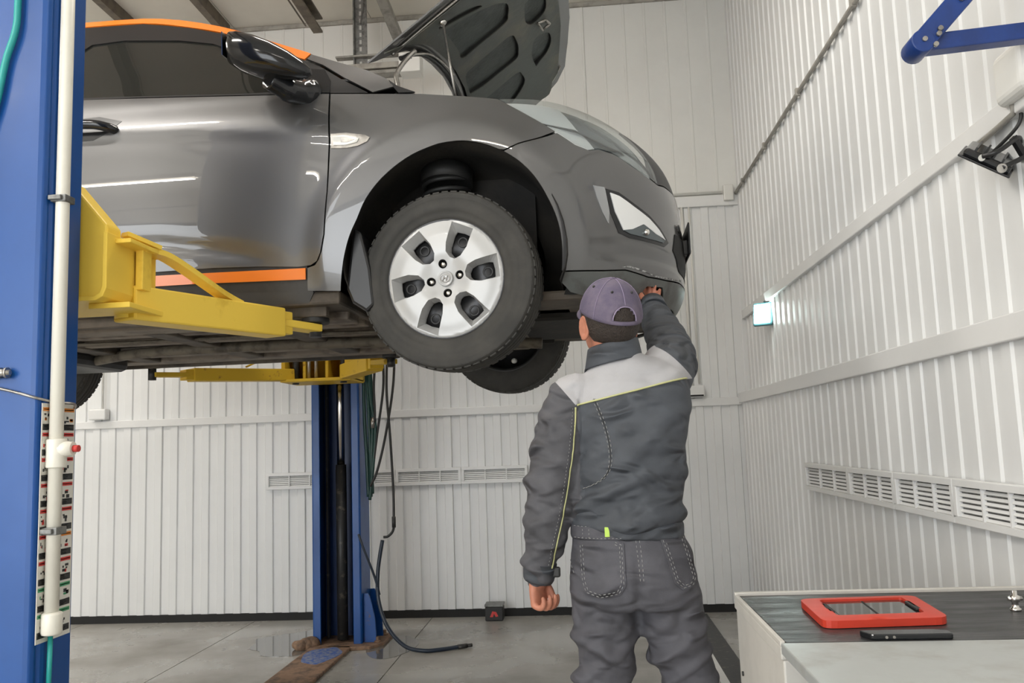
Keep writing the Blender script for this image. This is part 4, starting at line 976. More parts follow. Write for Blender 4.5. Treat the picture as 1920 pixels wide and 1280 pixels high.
for p in ([(-1.33, 5.6, 2.0), (-1.31, 5.57, 1.7), (-1.36, 5.57, 1.35), (-1.40, 5.58, 1.10)], [(-1.235, 5.6, 2.0), (-1.245, 5.57, 1.68), (-1.30, 5.56, 1.35), (-1.36, 5.56, 1.12), (-1.41, 5.57, 1.02)],
          [(-1.36, 5.6, 1.95), (-1.375, 5.57, 1.7), (-1.37, 5.56, 1.48), (-1.385, 5.56, 1.42)],
          [(-1.285, 5.6, 1.95), (-1.29, 5.57, 1.65), (-1.27, 5.56, 1.35), (-1.255, 5.56, 1.0), (-1.255, 5.56, 0.80), (-1.262, 5.56, 0.73), (-1.295, 5.56, 0.695), (-1.325, 5.56, 0.69)]):
    MB().tube(smoothpath([(a + 1.40, b - 5.62, c - 1.2) for a, b, c in p], 8), 0.0085, 8).build('hose', M['rubber'], hs)
MB().cyl((.015, -.06, .20), (.015, -.06, .27), .014, 10).build('coupling', M['steel'], hs)
MB().cyl((.145, -.06, -.38), (.145, -.06, -.45), .013, 10).build('coupling', M['black_steel'], hs)
ah = empty('air_hose', (-1.33, 5.56, 0.0)); tag(ah, 'dark blue air hose dropping from the column and lying on the floor', 'hose')
pts = [(-1.330, 5.55, .672), (-1.36, 5.54, .48), (-1.355, 5.52, .30), (-1.29, 5.48, .14), (-1.17, 5.42, .035), (-1.05, 5.38, .014), (-0.95, 5.40, .013), (-0.84, 5.46, .014)]
MB().tube(smoothpath([(a + 1.33, b - 5.56, c) for a, b, c in pts], 8), 0.0125, 10).build('hose', M['hose_blue'], ah)
MB().cyl((.49, -.10, .014), (.545, -.072, .015), .014, 10).cyl((.545, -.072, .015), (.575, -.058, .015), .011, 8).build('nozzle', M['black_steel'], ah)
pts = [(-1.475, 5.50, .72), (-1.44, 5.50, .62), (-1.38, 5.52, .45), (-1.35, 5.53, .33)]
MB().tube(smoothpath([(a + 1.33, b - 5.56, c) for a, b, c in pts], 6), 0.008, 8).build('hose', M['hose_blue'], ah)

# near column: mouth away from the viewer
ncol = empty('lift_column', (-1.51, 2.03, 0)); tag(ncol, 'near blue lift column at the left edge with white pipe and warning sticker', 'car lift')
NM = Matrix.Translation((1.51, -2.03, 0)); nx_ = lambda x, y, z: (x + 1.51, y - 2.03, z)
prof = [(-1.665, 2.105), (-1.712, 2.105), (-1.72, 2.097), (-1.72, 1.985), (-1.69, 1.95), (-1.325, 1.95), (-1.312, 1.954), (-1.306, 1.964), (-1.3085, 1.972), (-1.302, 1.980), (-1.300, 1.990), (-1.300, 2.097), (-1.308, 2.105), (-1.355, 2.105),
        (-1.355, 2.093), (-1.312, 2.093), (-1.312, 1.992), (-1.33, 1.962), (-1.69, 1.962), (-1.708, 1.99), (-1.708, 2.093), (-1.665, 2.093)]
MB().prism(prof, 0.02, 3.3, 0, NM).build('column', M['blue'], ncol, 0.003, 2)
MB().box((-1.95, 1.80, 0.0), (-1.18, 2.30, 0.022), 0, NM).build('base_plate', M['rust'], ncol, 0.004)
cg = MB().prism([(-1.72, 1.69), (-1.262, 1.69), (-1.243, 1.70), (-1.236, 1.72), (-1.236, 1.89), (-1.345, 2.02), (-1.60, 2.02), (-1.72, 1.89)], -2.185, -2.112, 0, NM @ Matrix.Rotation(PI/2, 4, 'X') @ Matrix.Scale(1, 4)).build('carriage', M['yellow'], ncol, 0.006)
fl_ = MB().prism([(-1.72, 1.685), (-1.258, 1.685), (-1.238, 1.695), (-1.228, 1.717), (-1.228, 1.868), (-1.240, 1.868), (-1.240, 1.722), (-1.247, 1.705), (-1.262, 1.697), (-1.72, 1.697)], -2.36, -2.10, 0, NM @ Matrix.Rotation(PI/2, 4, 'X'))
fl_.build('carriage_flange', M['yellow'], cg, 0.002)
MB().box((-1.242, 2.14, 1.846), (-1.185, 2.36, 1.858), 0, NM).build('pivot_plate', M['yellow'], cg, 0.002)
MB().box((-1.30, 2.14, 1.670), (-1.185, 2.36, 1.685), 0, NM).build('pivot_plate', M['yellow'], cg, 0.002)
MB().bar(nx_(-1.236, 2.20, 1.885), nx_(-1.19, 2.30, 1.865), 0.03, 0.012).build('latch', M['yellow'], cg)
MB().cyl(nx_(-1.262, 2.27, 1.66), nx_(-1.262, 2.27, 1.86), 0.034, 20).build('pivot_tube', M['yellow'], cg)
na = arm(ncol, nx_(-1.262, 2.25, 1.700), nx_(-1.035, 2.82, 1.712), nx_(-0.945, 2.975, 1.708), 0.09, 0.098, 1.748, M['yellow'])
MB().bar(nx_(-1.212, 2.26, 1.735), nx_(-1.212, 2.26, 1.858), 0.022, 0.05, up=(0, 1, 0)).build('arm_post', M['yellow'], na, 0.003)
MB().bar(nx_(-1.285, 2.25, 1.852), nx_(-1.20, 2.27, 1.850), 0.05, 0.014).build('arm_top', M['yellow'], na, 0.003)
g = smoothpath([nx_(-1.222, 2.26, 1.852), nx_(-1.195, 2.33, 1.852), nx_(-1.165, 2.42, 1.825), nx_(-1.12, 2.55, 1.775), nx_(-1.092, 2.63, 1.752)], 5)
gm = MB()
for a, b in zip(g, g[1:]): gm.bar(a, b + (b - a) * 0.15, 0.045, 0.016)
gm.build('arm_gusset', M['yellow'], na)
arm(ncol, nx_(-1.70, 2.22, 1.700), nx_(-2.10, 2.62, 1.705), nx_(-2.28, 2.96, 1.708), 0.09, 0.098, 1.748, M['yellow'])
# pipe, clips, valve and wire on the near column
SX = -1.300
MB().tube([nx_(SX + .0185, 1.988, 0.865), nx_(SX + .0185, 1.988, 3.25)], 0.0165, 16).build('pipe', M['cream_plastic'], ncol)
for z in (1.925, 1.105):
    MB().box((SX - .002, 1.968, z - .009), (SX + .038, 2.010, z + .009), 0, NM).box((SX - .004, 1.960, z - .006), (SX + .030, 1.970, z + .006), 0, NM).build('pipe_clip', M['galv'], ncol, 0.002)
vv = MB().cyl(nx_(SX + .02, 1.988, 1.255), nx_(SX + .02, 1.988, 1.325), 0.024, 16).build('valve', M['cream_plastic'], ncol, 0.003)
MB().tube([nx_(SX + .02, 1.988, 1.30), nx_(SX + .062, 1.990, 1.30)], [.022, .017], 14).build('valve_arm', M['cream_plastic'], vv)
MB().cyl(nx_(SX + .062, 1.990, 1.30), nx_(SX + .076, 1.990, 1.30), 0.0085, 10).build('valve_tip', M['ink_red'], vv)
MB().cyl(nx_(SX + .02, 1.988, 0.862), nx_(SX + .02, 1.988, 0.915), 0.024, 16).build('pipe_elbow', M['cream_plastic'], ncol, 0.006)
MB().tube([nx_(SX + .010, 2.0, 0.86), nx_(SX + .008, 2.0, 0.70)], 0.006, 8).build('thin_hose', M['hose_teal'], ncol)
# warning sticker: white strip with rows of printed blocks, two columns either side of the pipe
st = MB()
Z0, Z1 = 0.845, 1.412; Y0, Y1 = 1.957, 2.092
def sy(u, z): return Y0 + (Y1 - Y0) * u - 0.0
st.box((SX - .0005, Y0, Z0), (SX + .0008, Y1, Z1), 0, NM)
rows = ['o', 'r', 'r', 'r', 'r', 'r', 'r', 'g', 'g']; rh = (Z1 - Z0 - .015) / len(rows)
rr = random.Random(3)
for i, c_ in enumerate(rows):
    z = Z1 - .008 - i * rh; mi = {'r': 2, 'g': 3, 'o': 4}[c_]
    for u0, u1 in ((.03, .28), (.56, .96)):
        def q(a0, a1, z0_, z1_, m): st.box((SX + .0008, sy(a0, 0), z0_), (SX + .0014, sy(a1, 0), z1_), m, NM)
        q(u0, u1, z - .011, z - .002, mi if u0 < .5 or rr.random() < .6 else 4)
        q(u0 + .02, u1 - .02, z - .0075, z - .0055, 0)
        w = u1 - u0
        for k in range(5):
            a = u0 + w * rr.uniform(.1, .75); b = z - .016 - rr.random() * .018
            q(a, a + w * rr.uniform(.06, .25), b - rr.uniform(.003, .009), b, 1 if rr.random() < .7 else mi)
        q(u0, u1, z - rh + .004, z - rh + .019, 1)
        for k in range(3): q(u0 + w * .12, u0 + w * rr.uniform(.5, .9), z - rh + .007 + k * .004, z - rh + .0085 + k * .004, 0)
st.build('warning_sticker', [M['paper_white'], M['ink_black'], M['ink_red'], M['ink_green'], M['ink_orange']], ncol)['label'] = 'white sticker strip of printed pictograms'
wr_ = tube_thing('steel_wire', [(-1.75, 1.945, 1.52), (-1.55, 1.944, 1.478), (-1.40, 1.944, 1.450), (-1.31, 1.95, 1.424), (-1.293, 2.0, 1.415), (-1.272, 2.04, 1.412), (-1.296, 2.085, 1.405)], 0.0035, M['steel'], 'thin steel wire slung across the near blue column', 'wire', 6, 8)
bo = MB().tube([nx_(-1.46, 1.940, 1.487), nx_(-1.395, 1.935, 1.487), nx_(-1.368, 1.935, 1.487)], [.009, .011, .006], 10)
for k in range(4): bo.cyl(nx_(-1.43 + k * .016, 1.938, 1.487), nx_(-1.424 + k * .016, 1.938, 1.487), .0135, 10)
bo.build('bolt_fitting', M['steel'], ncol)
th = tube_thing('teal_hose', [(-1.386, 1.938, 3.3), (-1.378, 1.938, 2.8), (-1.383, 1.938, 2.45), (-1.387, 1.938, 2.36), (-1.410, 1.938, 2.28), (-1.428, 1.938, 2.18), (-1.46, 1.938, 2.02), (-1.47, 1.94, 1.6)], 0.0085, M['hose_teal'], 'thin teal hose hanging down the near blue column, top left', 'hose', 6, 10)

# ---------------------------------------------------------------- bench, table and what lies on them
BX = 0.385
bn = empty('workbench', (BX, 1.845, 0)); tag(bn, 'pale grey steel cabinet bench with black mat top beside the right wall', 'workbench')
MB().box((0.004, 0.0, 0.06), (0.775, 0.541, 0.815)).build('body', M['bench_side'], bn, 0.004)
MB().box((0.0, -0.0, 0.815), (0.775, 0.545, 0.842)).build('top', M['bench_side'], bn, 0.003)
MB().box((0.012, 0.0, 0.842), (0.775, 0.528, 0.850)).build('mat', M['mat_black'], bn, 0.002)
MB().box((0.0, 0.528, 0.842), (0.775, 0.545, 0.858)).build('rear_lip', M['bench_side'], bn, 0.002)
MB().box((0.0, 0.0, 0.842), (0.010, 0.528, 0.853)).build('side_lip', M['bench_side'], bn, 0.002)
MB().box((0.02, 0.02, 0.0), (0.76, 0.52, 0.06)).build('plinth', M['black_gap'], bn)
MB().cyl((0.0, 0.30, .60), (0.005, 0.30, .60), 0.006, 10).build('screw', M['black_steel'], bn)
MB().cyl((0.0, 0.49, .66), (0.005, 0.49, .66), 0.006, 10).build('screw', M['black_steel'], bn)
tb = empty('metal_table', (BX, 1.20, 0)); tag(tb, 'scuffed silver metal table top in the bottom right corner, nearest the viewer', 'table')
MB().box((0.0, 0.0, 0.828), (0.775, 0.640, 0.851)).build('tabletop', M['bench_top'], tb, 0.003)
MB().box((0.045, 0.02, 0.06), (0.76, 0.60, 0.828)).build('cabinet', M['bench_blue'], tb, 0.004)
for x, y in ((0.05, 0.03), (0.73, 0.03), (0.05, 0.58), (0.73, 0.58)): MB().box((x - .015, y - .015, 0), (x + .015, y + .015, 0.07)).build('leg', M['bench_side'], tb)

tq = [(0.516, 2.220), (0.798, 2.239), (0.778, 1.978), (0.504, 1.958)]
ta = empty('tablet', (0.65, 2.10, 0.8515)); tag(ta, 'red rubber cased tablet lying on the black bench mat', 'tablet')
loc = [(x - .65, y - 2.10) for x, y in tq]
cl_ = shrink(loc, 0.0)
def quad_round(q_, r):
    out = []; n = len(q_)
    for i in range(n):
        p0, p1, p2 = Vector(q_[i-1]), Vector(q_[i]), Vector(q_[(i+1) % n]); a = (p0-p1).normalized(); b = (p2-p1).normalized()
        for t in (0, .25, .5, .75, 1): out.append(tuple((p1 + a*r)*(1-t)**2 + p1*2*t*(1-t) + (p1 + b*r)*t*t))
    return out
base = quad_round(loc, .03); mid_ = quad_round(shrink(loc, .002), .03)
scr = shrink(loc, .040)
V, F, bd = fill2d(quad_round(loc, .03), .03, [quad_round(scr, .012)])
shell('case', V, F, bd, lambda v: Vector((v[0], v[1], .016 if not inside(v, shrink(loc, .008)) else .0195)), lambda v: Vector((0, 0, 1)), .016, M['red'], ta).modifiers.new('bevel', 'BEVEL').width = .004
MB().prism(scr, 0.003, 0.0135).build('screen', M['screen'], ta)
MB().prism(shrink(scr, .012), 0.0135, 0.0141).build('display', mat('dim display glass', (0.05, 0.05, 0.045), 0.04, spec=1.0), ta)
c0 = (Vector(scr[0]) + Vector(scr[1])) / 2; c1 = (Vector(scr[2]) + Vector(scr[3])) / 2
MB().bar((c0.x, c0.y - .01, .0146), (c1.x, c1.y + .012, .0146), .004, .001).build('cable_mark', M['black_gap'], ta)
for sx in (-1, 1):
    e0_ = Vector(scr[0 if sx < 0 else 1]); e1_ = Vector(scr[3 if sx < 0 else 2])
    MB().bar((*(e0_.lerp(e1_, .25)), .0165), (*(e0_.lerp(e1_, .75)), .0165), .012, .006).build('side_grip', M['rubber'], ta, 0.002)
ph = empty('handset', (0.645, 1.872, 0.850)); tag(ph, 'thin black handset lying in front of the red tablet', 'handset')
MB().prism(quad_round([(-.088, .022), (-.075, -.020), (.088, -.022), (.090, .010), (.06, .022)], .008), 0.0, 0.012).build('body', M['black_gloss'], ph, 0.003)
MB().cyl((-.045, -.021, .006), (-.045, -.0225, .006), .003, 8).cyl((-.030, -.021, .006), (-.030, -.0225, .006), .003, 8).build('contacts', M['steel'], ph)
cf = empty('air_fitting', (0.980, 2.114, 0.850)); tag(cf, 'small chrome fitting standing on the bench at the right edge', 'fitting')
MB().lathe([(0, 0), (.012, 0), (.012, .006), (.008, .008), (.007, .02), (.011, .022), (.011, .034), (.006, .036), (.006, .046), (.0, .046)], 20).build('body', M['chrome'], cf)
MB().cyl((-.016, 0, .028), (.016, 0, .028), .005, 10).build('cross_pin', M['chrome'], cf)

# ---------------------------------------------------------------- lamps, box and bracket on the right wall
fl1 = empty('flood_lamp', (1.20, 5.60, 2.05)); tag(fl1, 'lit square flood lamp with teal rim near the wall corner', 'lamp')
Lm = Matrix.Rotation(math.radians(-28), 4, 'Z') @ Matrix.Rotation(math.radians(-12), 4, 'X')
MB().box((-.062, 0.0, -.078), (.062, .03, .078), 0, Lm).build('housing', M['lamp_frame'], fl1, 0.008)
MB().box((-.052, -.004, -.064), (.052, .001, .064), 0, Lm).build('lamp_glass', M['lamp_glow'], fl1)
MB().tube([(0.06, .02, .02), (.045, .05, .05), (.03, .06, .09)], .006, 8).build('bracket', M['lamp_frame'], fl1)
lp = bpy.data.lights.new('flood_lamp_light', 'AREA'); lp.shape = 'RECTANGLE'; lp.size = .1; lp.size_y = .12; lp.energy = 3.0; lp.color = (.85, 1, .97)
lo = bpy.data.objects.new('flood_lamp_light', lp); COL.objects.link(lo)
lo.matrix_world = Matrix.Translation((1.20, 5.60, 2.05)) @ Lm @ Matrix.Translation((0, -.012, 0)) @ Matrix.Rotation(PI/2, 4, 'X') 
fl2 = empty('flood_lamp', (1.185, 2.44, 2.03)); tag(fl2, 'black wall flood lamp seen from the side, upper right edge', 'lamp')
L2 = Matrix.Rotation(math.radians(90), 4, 'Z')
# local: thin housing tilted so that it faces down and to the left, its edge towards the viewer
_d = Vector((.427, .864, .268)); _x = Vector((.80, -.26, -.60)); _x = (_x - _d * _x.dot(_d)).normalized()
T2 = Matrix((_x, _d, _x.cross(_d))).transposed().to_4x4() @ Matrix.Rotation(math.radians(9), 4, 'X') @ Matrix.Scale(.9, 4)
MB().box((-.075, -.09, -.010), (.070, .09, .016), 0, T2).build('housing', M['black_gloss'], fl2, 0.008)
MB().box((-.085, -.098, -.016), (.078, .098, -.009), 0, T2).build('front_rim', M['black_trim'], fl2, 0.003)
MB().box((-.065, -.08, -.019), (.060, .08, -.0155), 0, T2).build('lamp_glass', M['lens_white'], fl2)
for k in range(4): MB().box((-.05 + k*.028, -.075, .016), (-.044 + k*.028, .075, .026), 0, T2).build('cooling_fin', M['black_trim'], fl2)
MB().cyl(T2 @ Vector((-.02, -.092, .008)), T2 @ Vector((-.02, -.102, .008)), .009, 12).build('side_bolt', M['lens_white'], fl2)
MB().cyl(T2 @ Vector((.045, -.092, .004)), T2 @ Vector((.045, -.100, .004)), .013, 12).build('side_knob', M['steel'], fl2)
MB().tube(smoothpath([T2 @ Vector((-.02, -.098, .012)), T2 @ Vector((.01, -.098, .045)), (.05, -.06, .035), (.07, -.03, .03)], 5), .007, 8).tube(smoothpath([T2 @ Vector((.045, -.098, .006)), (.055, -.07, -.025), (.072, -.02, -.015)], 5), .007, 8).bar((.035, -.065, .036), (.066, -.05, -.012), .012, .02).build('bracket', M['black_trim'], fl2)
MB().tube(smoothpath([(.02, .05, .02), (.05, -.04, .06), (.064, -.06, .09), (.064, -.06, .12)], 6), .005, 8).build('cable', M['rubber'], fl2)
jb = empty('junction_box', (XR - 0.01, 2.36, 2.235)); tag(jb, 'pale rounded junction box above the black flood lamp', 'box')
MB().box((-.05, -.10, -.075), (.0, .06, .075)).build('body', M['wall_flat'], jb, 0.025, 4)
MB().tube([(-.02, .02, -.07), (-.02, .02, -.10), (-.02, .25, -.115)], .008, 8).build('conduit', M['pipe_grey'], jb)
br = empty('wall_bracket', (0.915, 2.2, 2.272)); tag(br, 'blue angled steel bracket reaching in from the upper right corner', 'bracket')
MB().bar((0.0, 0.01, 0.0), (0.35, 0.01, 0.020), 0.045, 0.045).build('arm', M['blue_arm'], br, 0.004)
MB().bar((0.0, -0.02, -0.008), (0.35, -0.02, 0.362), 0.035, 0.055).build('arm', M['blue_arm'], br, 0.004)
MB().cyl((0.002, -0.04, -0.006), (0.002, 0.04, -0.006), 0.030, 20).build('hinge', M['blue_arm'], br, 0.003)
for x, z in ((.004, -.004), (.040, .008), (.045, .022), (.030, -.02), (.105, .098), (.113, .103)):
    MB().cyl((x, -.038, z), (x, -.046, z), .0065, 10).build('bolt', M['steel'], br)
MB().box((0.34, -.06, -.06), (0.354, .06, .42)).build('wall_plate', M['blue_arm'], br, 0.002)

# ---------------------------------------------------------------- the mechanic
PX, PY = 0.11, 2.45
man = empty('person', (PX, PY, 0))
tag(man, 'mechanic seen from behind in grey work clothes and purple cap, reaching under the bumper', 'person')
OFF = Vector((PX, PY, 0))

def ring_loft(mb, rings, n=40, e=2.4):
    """rings: (cx, cy, cz, rx, ry, slope) closed loft of superellipses"""
    m = len(rings); vs = []
    for cx, cy, cz, rx, ry, sl in rings:
        for k in range(n):
            a = 2*PI*k/n; c, s = math.cos(a), math.sin(a)
            x = rx * math.copysign(abs(c) ** (2/e), c); y = ry * math.copysign(abs(s) ** (2/e), s)
            vs.append((cx + x, cy + y, cz + sl * x))
    fs = [(i*n+k, i*n+(k+1) % n, (i+1)*n+(k+1) % n, (i+1)*n+k) for i in range(m-1) for k in range(n)]
    mb.add(vs, fs + [tuple(range(n))[::-1], tuple(range((m-1)*n, m*n))], 0, True); return mb
def limb(mb, pts, n=20, k=6, cap=True):
    """pts: (x, y, z, r) -> smooth tapered closed limb with rounded ends"""
    P = [Vector(p) for p in pts]; out = []
    for i in range(len(P) - 1):
        p0, p1, p2, p3 = P[max(i-1, 0)], P[i], P[i+1], P[min(i+2, len(P)-1)]
        for j in range(k):
            t = j / k
            out.append(0.5 * ((2*p1) + (p2-p0)*t + (2*p0-5*p1+4*p2-p3)*t*t + (3*p1-p0-3*p2+p3)*t**3))
    out.append(P[-1])
    pos = [p.to_3d() for p in out]; rad = [p.w for p in out]
    if cap:
        for end in (0, -1):
            d = (pos[end] - pos[1 if end == 0 else -2]).normalized(); r = rad[end]; c0 = pos[end].copy()
            ex = [(c0 + d * r * math.sin(a), r * math.cos(a)) for a in (PI/6, PI/3, PI*.47)]
            if end == 0: pos = [e[0] for e in reversed(ex)] + pos; rad = [e[1] for e in reversed(ex)] + rad
            else: pos += [e[0] for e in ex]; rad += [e[1] for e in ex]
    return mb.tube(pos, rad, n)
def remesh(mb, voxel, smooth=0):
    me = mb.mesh('tmp'); bm = bmesh.new(); bm.from_mesh(me); bmesh.ops.recalc_face_normals(bm, faces=bm.faces); bm.to_mesh(me); bm.free()
    o = bpy.data.objects.new('tmp', me); COL.objects.link(o)
    r = o.modifiers.new('r', 'REMESH'); r.mode = 'VOXEL'; r.voxel_size = voxel; r.use_smooth_shade = True
    if smooth:
        s = o.modifiers.new('s', 'SMOOTH'); s.iterations = smooth; s.factor = 0.5
    dg = bpy.context.evaluated_depsgraph_get(); dg.update()
    m2 = bpy.data.meshes.new_from_object(o.evaluated_get(dg)); bpy.data.objects.remove(o); bpy.data.meshes.remove(me); return m2
def finish(me, name, m, parent, smooth=True):
    me.name = name
    me.transform(Matrix.Translation(-OFF)); me.polygons.foreach_set('use_smooth', [smooth] * len(me.polygons)); me.update()
    me.materials.clear(); return link(name, me, m, parent)
def fold(p, d, f, seed):
    """soft ridged cloth fold running across direction d"""
    q = Vector((p.x * 2.2, p.y * 2.2, p.z * 1.6)); t = p.dot(Vector(d)) * f + seed
    n = noise.noise(q * 1.7 + Vector((seed, 0, 0))) * 1.4
    w = math.sin(t + n * 3.0); a = 0.5 + 0.5 * noise.noise(q * 2.3 + Vector((0, seed, 3)))
    return (max(0, w) ** 1.2 - 0.35) * a

# --- body: one continuous skin (head, neck, trunk, limbs, ten fingers)
HC = Vector((0.092, 2.475, 1.622)); HMx = Matrix.Translation(HC) @ Matrix.Rotation(math.radians(21), 4, 'Z') @ Matrix.Rotation(math.radians(17), 4, 'X')
b = MB()
b.ellipsoid((0, -.005, .012), (.073, .096, .102), 24, 16, 0, HMx)
b.ellipsoid((0, .030, -.050), (.056, .062, .068), 20, 12, 0, HMx)          # jaw and chin
b.ellipsoid((0, .074, -.095), (.022, .018, .018), 12, 8, 0, HMx)
b.ellipsoid((0, .094, -.005), (.011, .012, .026), 12, 8, 0, HMx); b.ellipsoid((0, .104, -.025), (.014, .014, .011), 12, 8, 0, HMx)   # nose
b.ellipsoid((0, .082, .020), (.052, .014, .010), 14, 8, 0, HMx)            # brow
b.ellipsoid((0, .082, -.058), (.024, .014, .006), 12, 8, 0, HMx); b.ellipsoid((0, .081, -.070), (.021, .014, .007), 12, 8, 0, HMx)   # lips
for s in (-1, 1):
    E_ = HMx @ Matrix.Translation((s*.076, -.008, -.022)) @ Matrix.Rotation(math.radians(s*-22), 4, 'Z')
    b.tube([E_ @ Vector((s*.006, .016*math.cos(a) + .004*math.sin(a), .031*math.sin(a))) for a in [2*PI*i/20 for i in range(21)]], .0055, 8, caps=False)
    b.ellipsoid((s*.003, .004, 0), (.006, .014, .026), 10, 8, 0, E_); b.ellipsoid((s*.006, .002, -.028), (.006, .008, .010), 8, 6, 0, E_)
limb(b, [(.098, 2.490, 1.44, .060), (.096, 2.478, 1.52, .056), (.092, 2.470, 1.575, .058)])
ring_loft(b, [(.11, 2.47, .86, .10, .09, 0), (.11, 2.46, .95, .13, .10, 0), (.11, 2.45, 1.05, .125, .095, 0), (.125, 2.46, 1.2, .13, .10, 0), (.135, 2.47, 1.35, .14, .10, .05), (.12, 2.48, 1.44, .11, .08, .1), (.10, 2.48, 1.49, .05, .05, 0)])
limb(b, [(-.02, 2.47, 1.395, .058), (-.055, 2.455, 1.30, .050), (-.088, 2.44, 1.18, .042), (-.108, 2.44, 1.08, .038), (-.128, 2.45, .98, .032), (-.141, 2.46, .905, .027), (-.146, 2.462, .885, .028)])
RA = [(.255, 2.52, 1.450), (.282, 2.62, 1.508), (.286, 2.75, 1.576), (.280, 2.83, 1.625), (.267, 2.95, 1.698), (.268, 3.045, 1.752)]
limb(b, [(*RA[0], .06), (*RA[1], .050), (*RA[2], .042), (*RA[3], .038), (*RA[4], .030), (*RA[5], .027)])
for hx, kx, ax_, ky in ((.045, .035, .02, 2.46), (.215, .275, .365, 2.50)):
    limb(b, [(hx, 2.46, .88, .072), ((hx+kx)/2, 2.465, .70, .058), (kx, ky, .50, .044), ((kx+ax_)/2, ky - .01, .32, .044), (ax_, ky - .02, .10, .036), (ax_, ky, .06, .04)])
    limb(b, [(ax_, ky - .03, .045, .036), (ax_, ky + .06, .045, .038), (ax_ + .005, ky + .17, .035, .032)])
def hand(mb, M_, curl, thumb_side):
    """local: -z down the hand, +x palm side, +y towards the index finger"""
    ring_loft(mb, [(0, 0, .02, .022, .026, 0), (0, 0, -.01, .019, .030, 0), (.001, 0, -.035, .016, .039, 0), (.002, 0, -.062, .015, .042, 0), (.004, 0, -.080, .012, .040, 0)], 20) if M_ is None else None
    t = MB(); ring_loft(t, [(0, 0, .022, .021, .026, 0), (0, 0, -.01, .018, .030, 0), (.001, .0, -.035, .0165, .039, 0), (.002, 0, -.062, .0155, .041, 0), (.004, 0, -.078, .012, .038, 0)], 20)
    for i, (y, L, c) in enumerate(((.0315, .071, 0), (.0105, .078, .05), (-.0105, .073, .12), (-.0305, .058, .2))):
        p = Vector((.0, y * .92, -.062)); seg = [p.copy()]; ang = 0; pos = Vector((.002, y, -.078)); seg.append(pos.copy())
        for l, d in zip((.46, .30, .24), curl):
            ang += d + c * .5; pos = pos + Vector((math.sin(ang), y * .05, -math.cos(ang))) * (L * l); seg.append(pos.copy())
        rr_ = [.0085, .0100, .0092, .0085, .0070]
        limb(t, [(*s_, r_) for s_, r_ in zip(seg, rr_)], 10, 4)
    limb(t, [(.006, .022, -.012, .012), (.016, .038, -.032, .0115), (.024, .044, -.054, .0105), (.032, .040, -.078, .0085)], 10, 4)
    return mb.add([M_ @ Vector(v) for v in t.v], t.f, 0, True)
LH = Matrix.Translation((-.150, 2.460, .896)) @ Matrix.Rotation(math.radians(-28), 4, 'Z') @ Matrix.Rotation(math.radians(-4), 4, 'Y') @ Matrix.Scale(.92, 4)
hand(b, LH, (1.15, 1.15, .6), 1)
d = (Vector(RA[5]) - Vector(RA[4])).normalized()
dh = Vector((0.02, .95, .27)).normalized(); zz = -dh; yy = Vector((-.8, .1, .2)); yy = (yy - zz * yy.dot(zz)).normalized(); xx = yy.cross(zz)
RH = Matrix.Translation(Vector(RA[5]) + dh * .02) @ Matrix((xx, yy, zz)).transposed().to_4x4() @ Matrix.Scale(.92, 4)
hand(b, RH, (.55, .6, .4), 1)
body = finish(remesh(b, .0040, 2), 'body', M['skin'], man)
for s in (-1, 1):
    p = HMx @ Vector((s*.030, .080, .0)) - OFF
    MB().ellipsoid(p, (.0125, .0125, .0125), 14, 10).build('eye', M['eye'], body)
    q = HMx @ Vector((s*.030, .0905, .0)) - OFF
    MB().ellipsoid(q, (.0045, .0045, .0045), 10, 6).build('iris', M['ink_black'], body)

# --- hair: a cropped cap of hair over the back and sides of the skull
hv = MB(); n, m_ = 36, 12; vs = []; fs = []
for i in range(m_ + 1):
    z = .06 - .135 * i / m_
    for k in range(n + 1):
        a = math.radians(-205 + 230 * k / n)
        ca, sa = math.cos(a), math.sin(a)
        zc = (z - .012) / .104; r = math.sqrt(max(.18, 1 - zc * zc)); r *= 1.0 if z > -.03 else 1 - .25 * ((-.03 - z) / .05) ** 1.6
        back = smst(.2, -.4, sa)
        zz_ = z if z > -.02 else -.02 + (z + .02) * (.30 + .70 * back)
        vs.append(HMx @ Vector((.0775 * ca * r, -.005 + .0995 * sa * r, zz_)))
fs = [(i*(n+1)+k, i*(n+1)+k+1, (i+1)*(n+1)+k+1, (i+1)*(n+1)+k) for i in range(m_) for k in range(n)]
hair = hv.add([v - OFF for v in vs], fs, 0, True).build('hair', M['hair'], man)
sd = hair.modifiers.new('t', 'SOLIDIFY'); sd.thickness = .006; sd.offset = 1

# --- cap
cp_ = MB(); n, m_ = 60, 16; vs = []; fs = []
capM = HMx @ Matrix.Translation((0, -.006, .018)) @ Matrix.Rotation(math.radians(3), 4, 'X')
def cap_pt(a, t, off=0.0):
    """t 0 at the rim, 1 at the button"""
    th = t * PI / 2; ca, sa = math.cos(a), math.sin(a)
    r = math.cos(th) ** .86; h = .102 * math.sin(th) ** 1.05
    pan = 1 + .010 * abs(math.cos(3 * a)) * r
    return Vector(((.0835 + off) * ca * r * pan, (.1055 + off) * sa * r * pan, h + off * math.sin(th) - .012 * (1 - t) * max(0, -sa)))
for i in range(m_ + 1):
    for k in range(n): vs.append(capM @ cap_pt(2*PI*k/n - PI/2, i / m_ * .985))
def in_gap(i, k):
    a = ((k + .5) / n * 360 + 180) % 360 - 180; t = (i + .5) / m_
    return .075 < t and (abs(a) / 24.0) ** 2.4 + ((t - .075) / .235) ** 2.4 < 1
for i in range(m_):
    for k in range(n):
        if not in_gap(i, k): fs.append((i*n+k, i*n+(k+1) % n, (i+1)*n+(k+1) % n, (i+1)*n+k))
cap = cp_.add([v - OFF for v in vs], fs, 0, True).build('cap', M['cap'], man)
sd = cap.modifiers.new('t', 'SOLIDIFY'); sd.thickness = .0035; sd.offset = 1
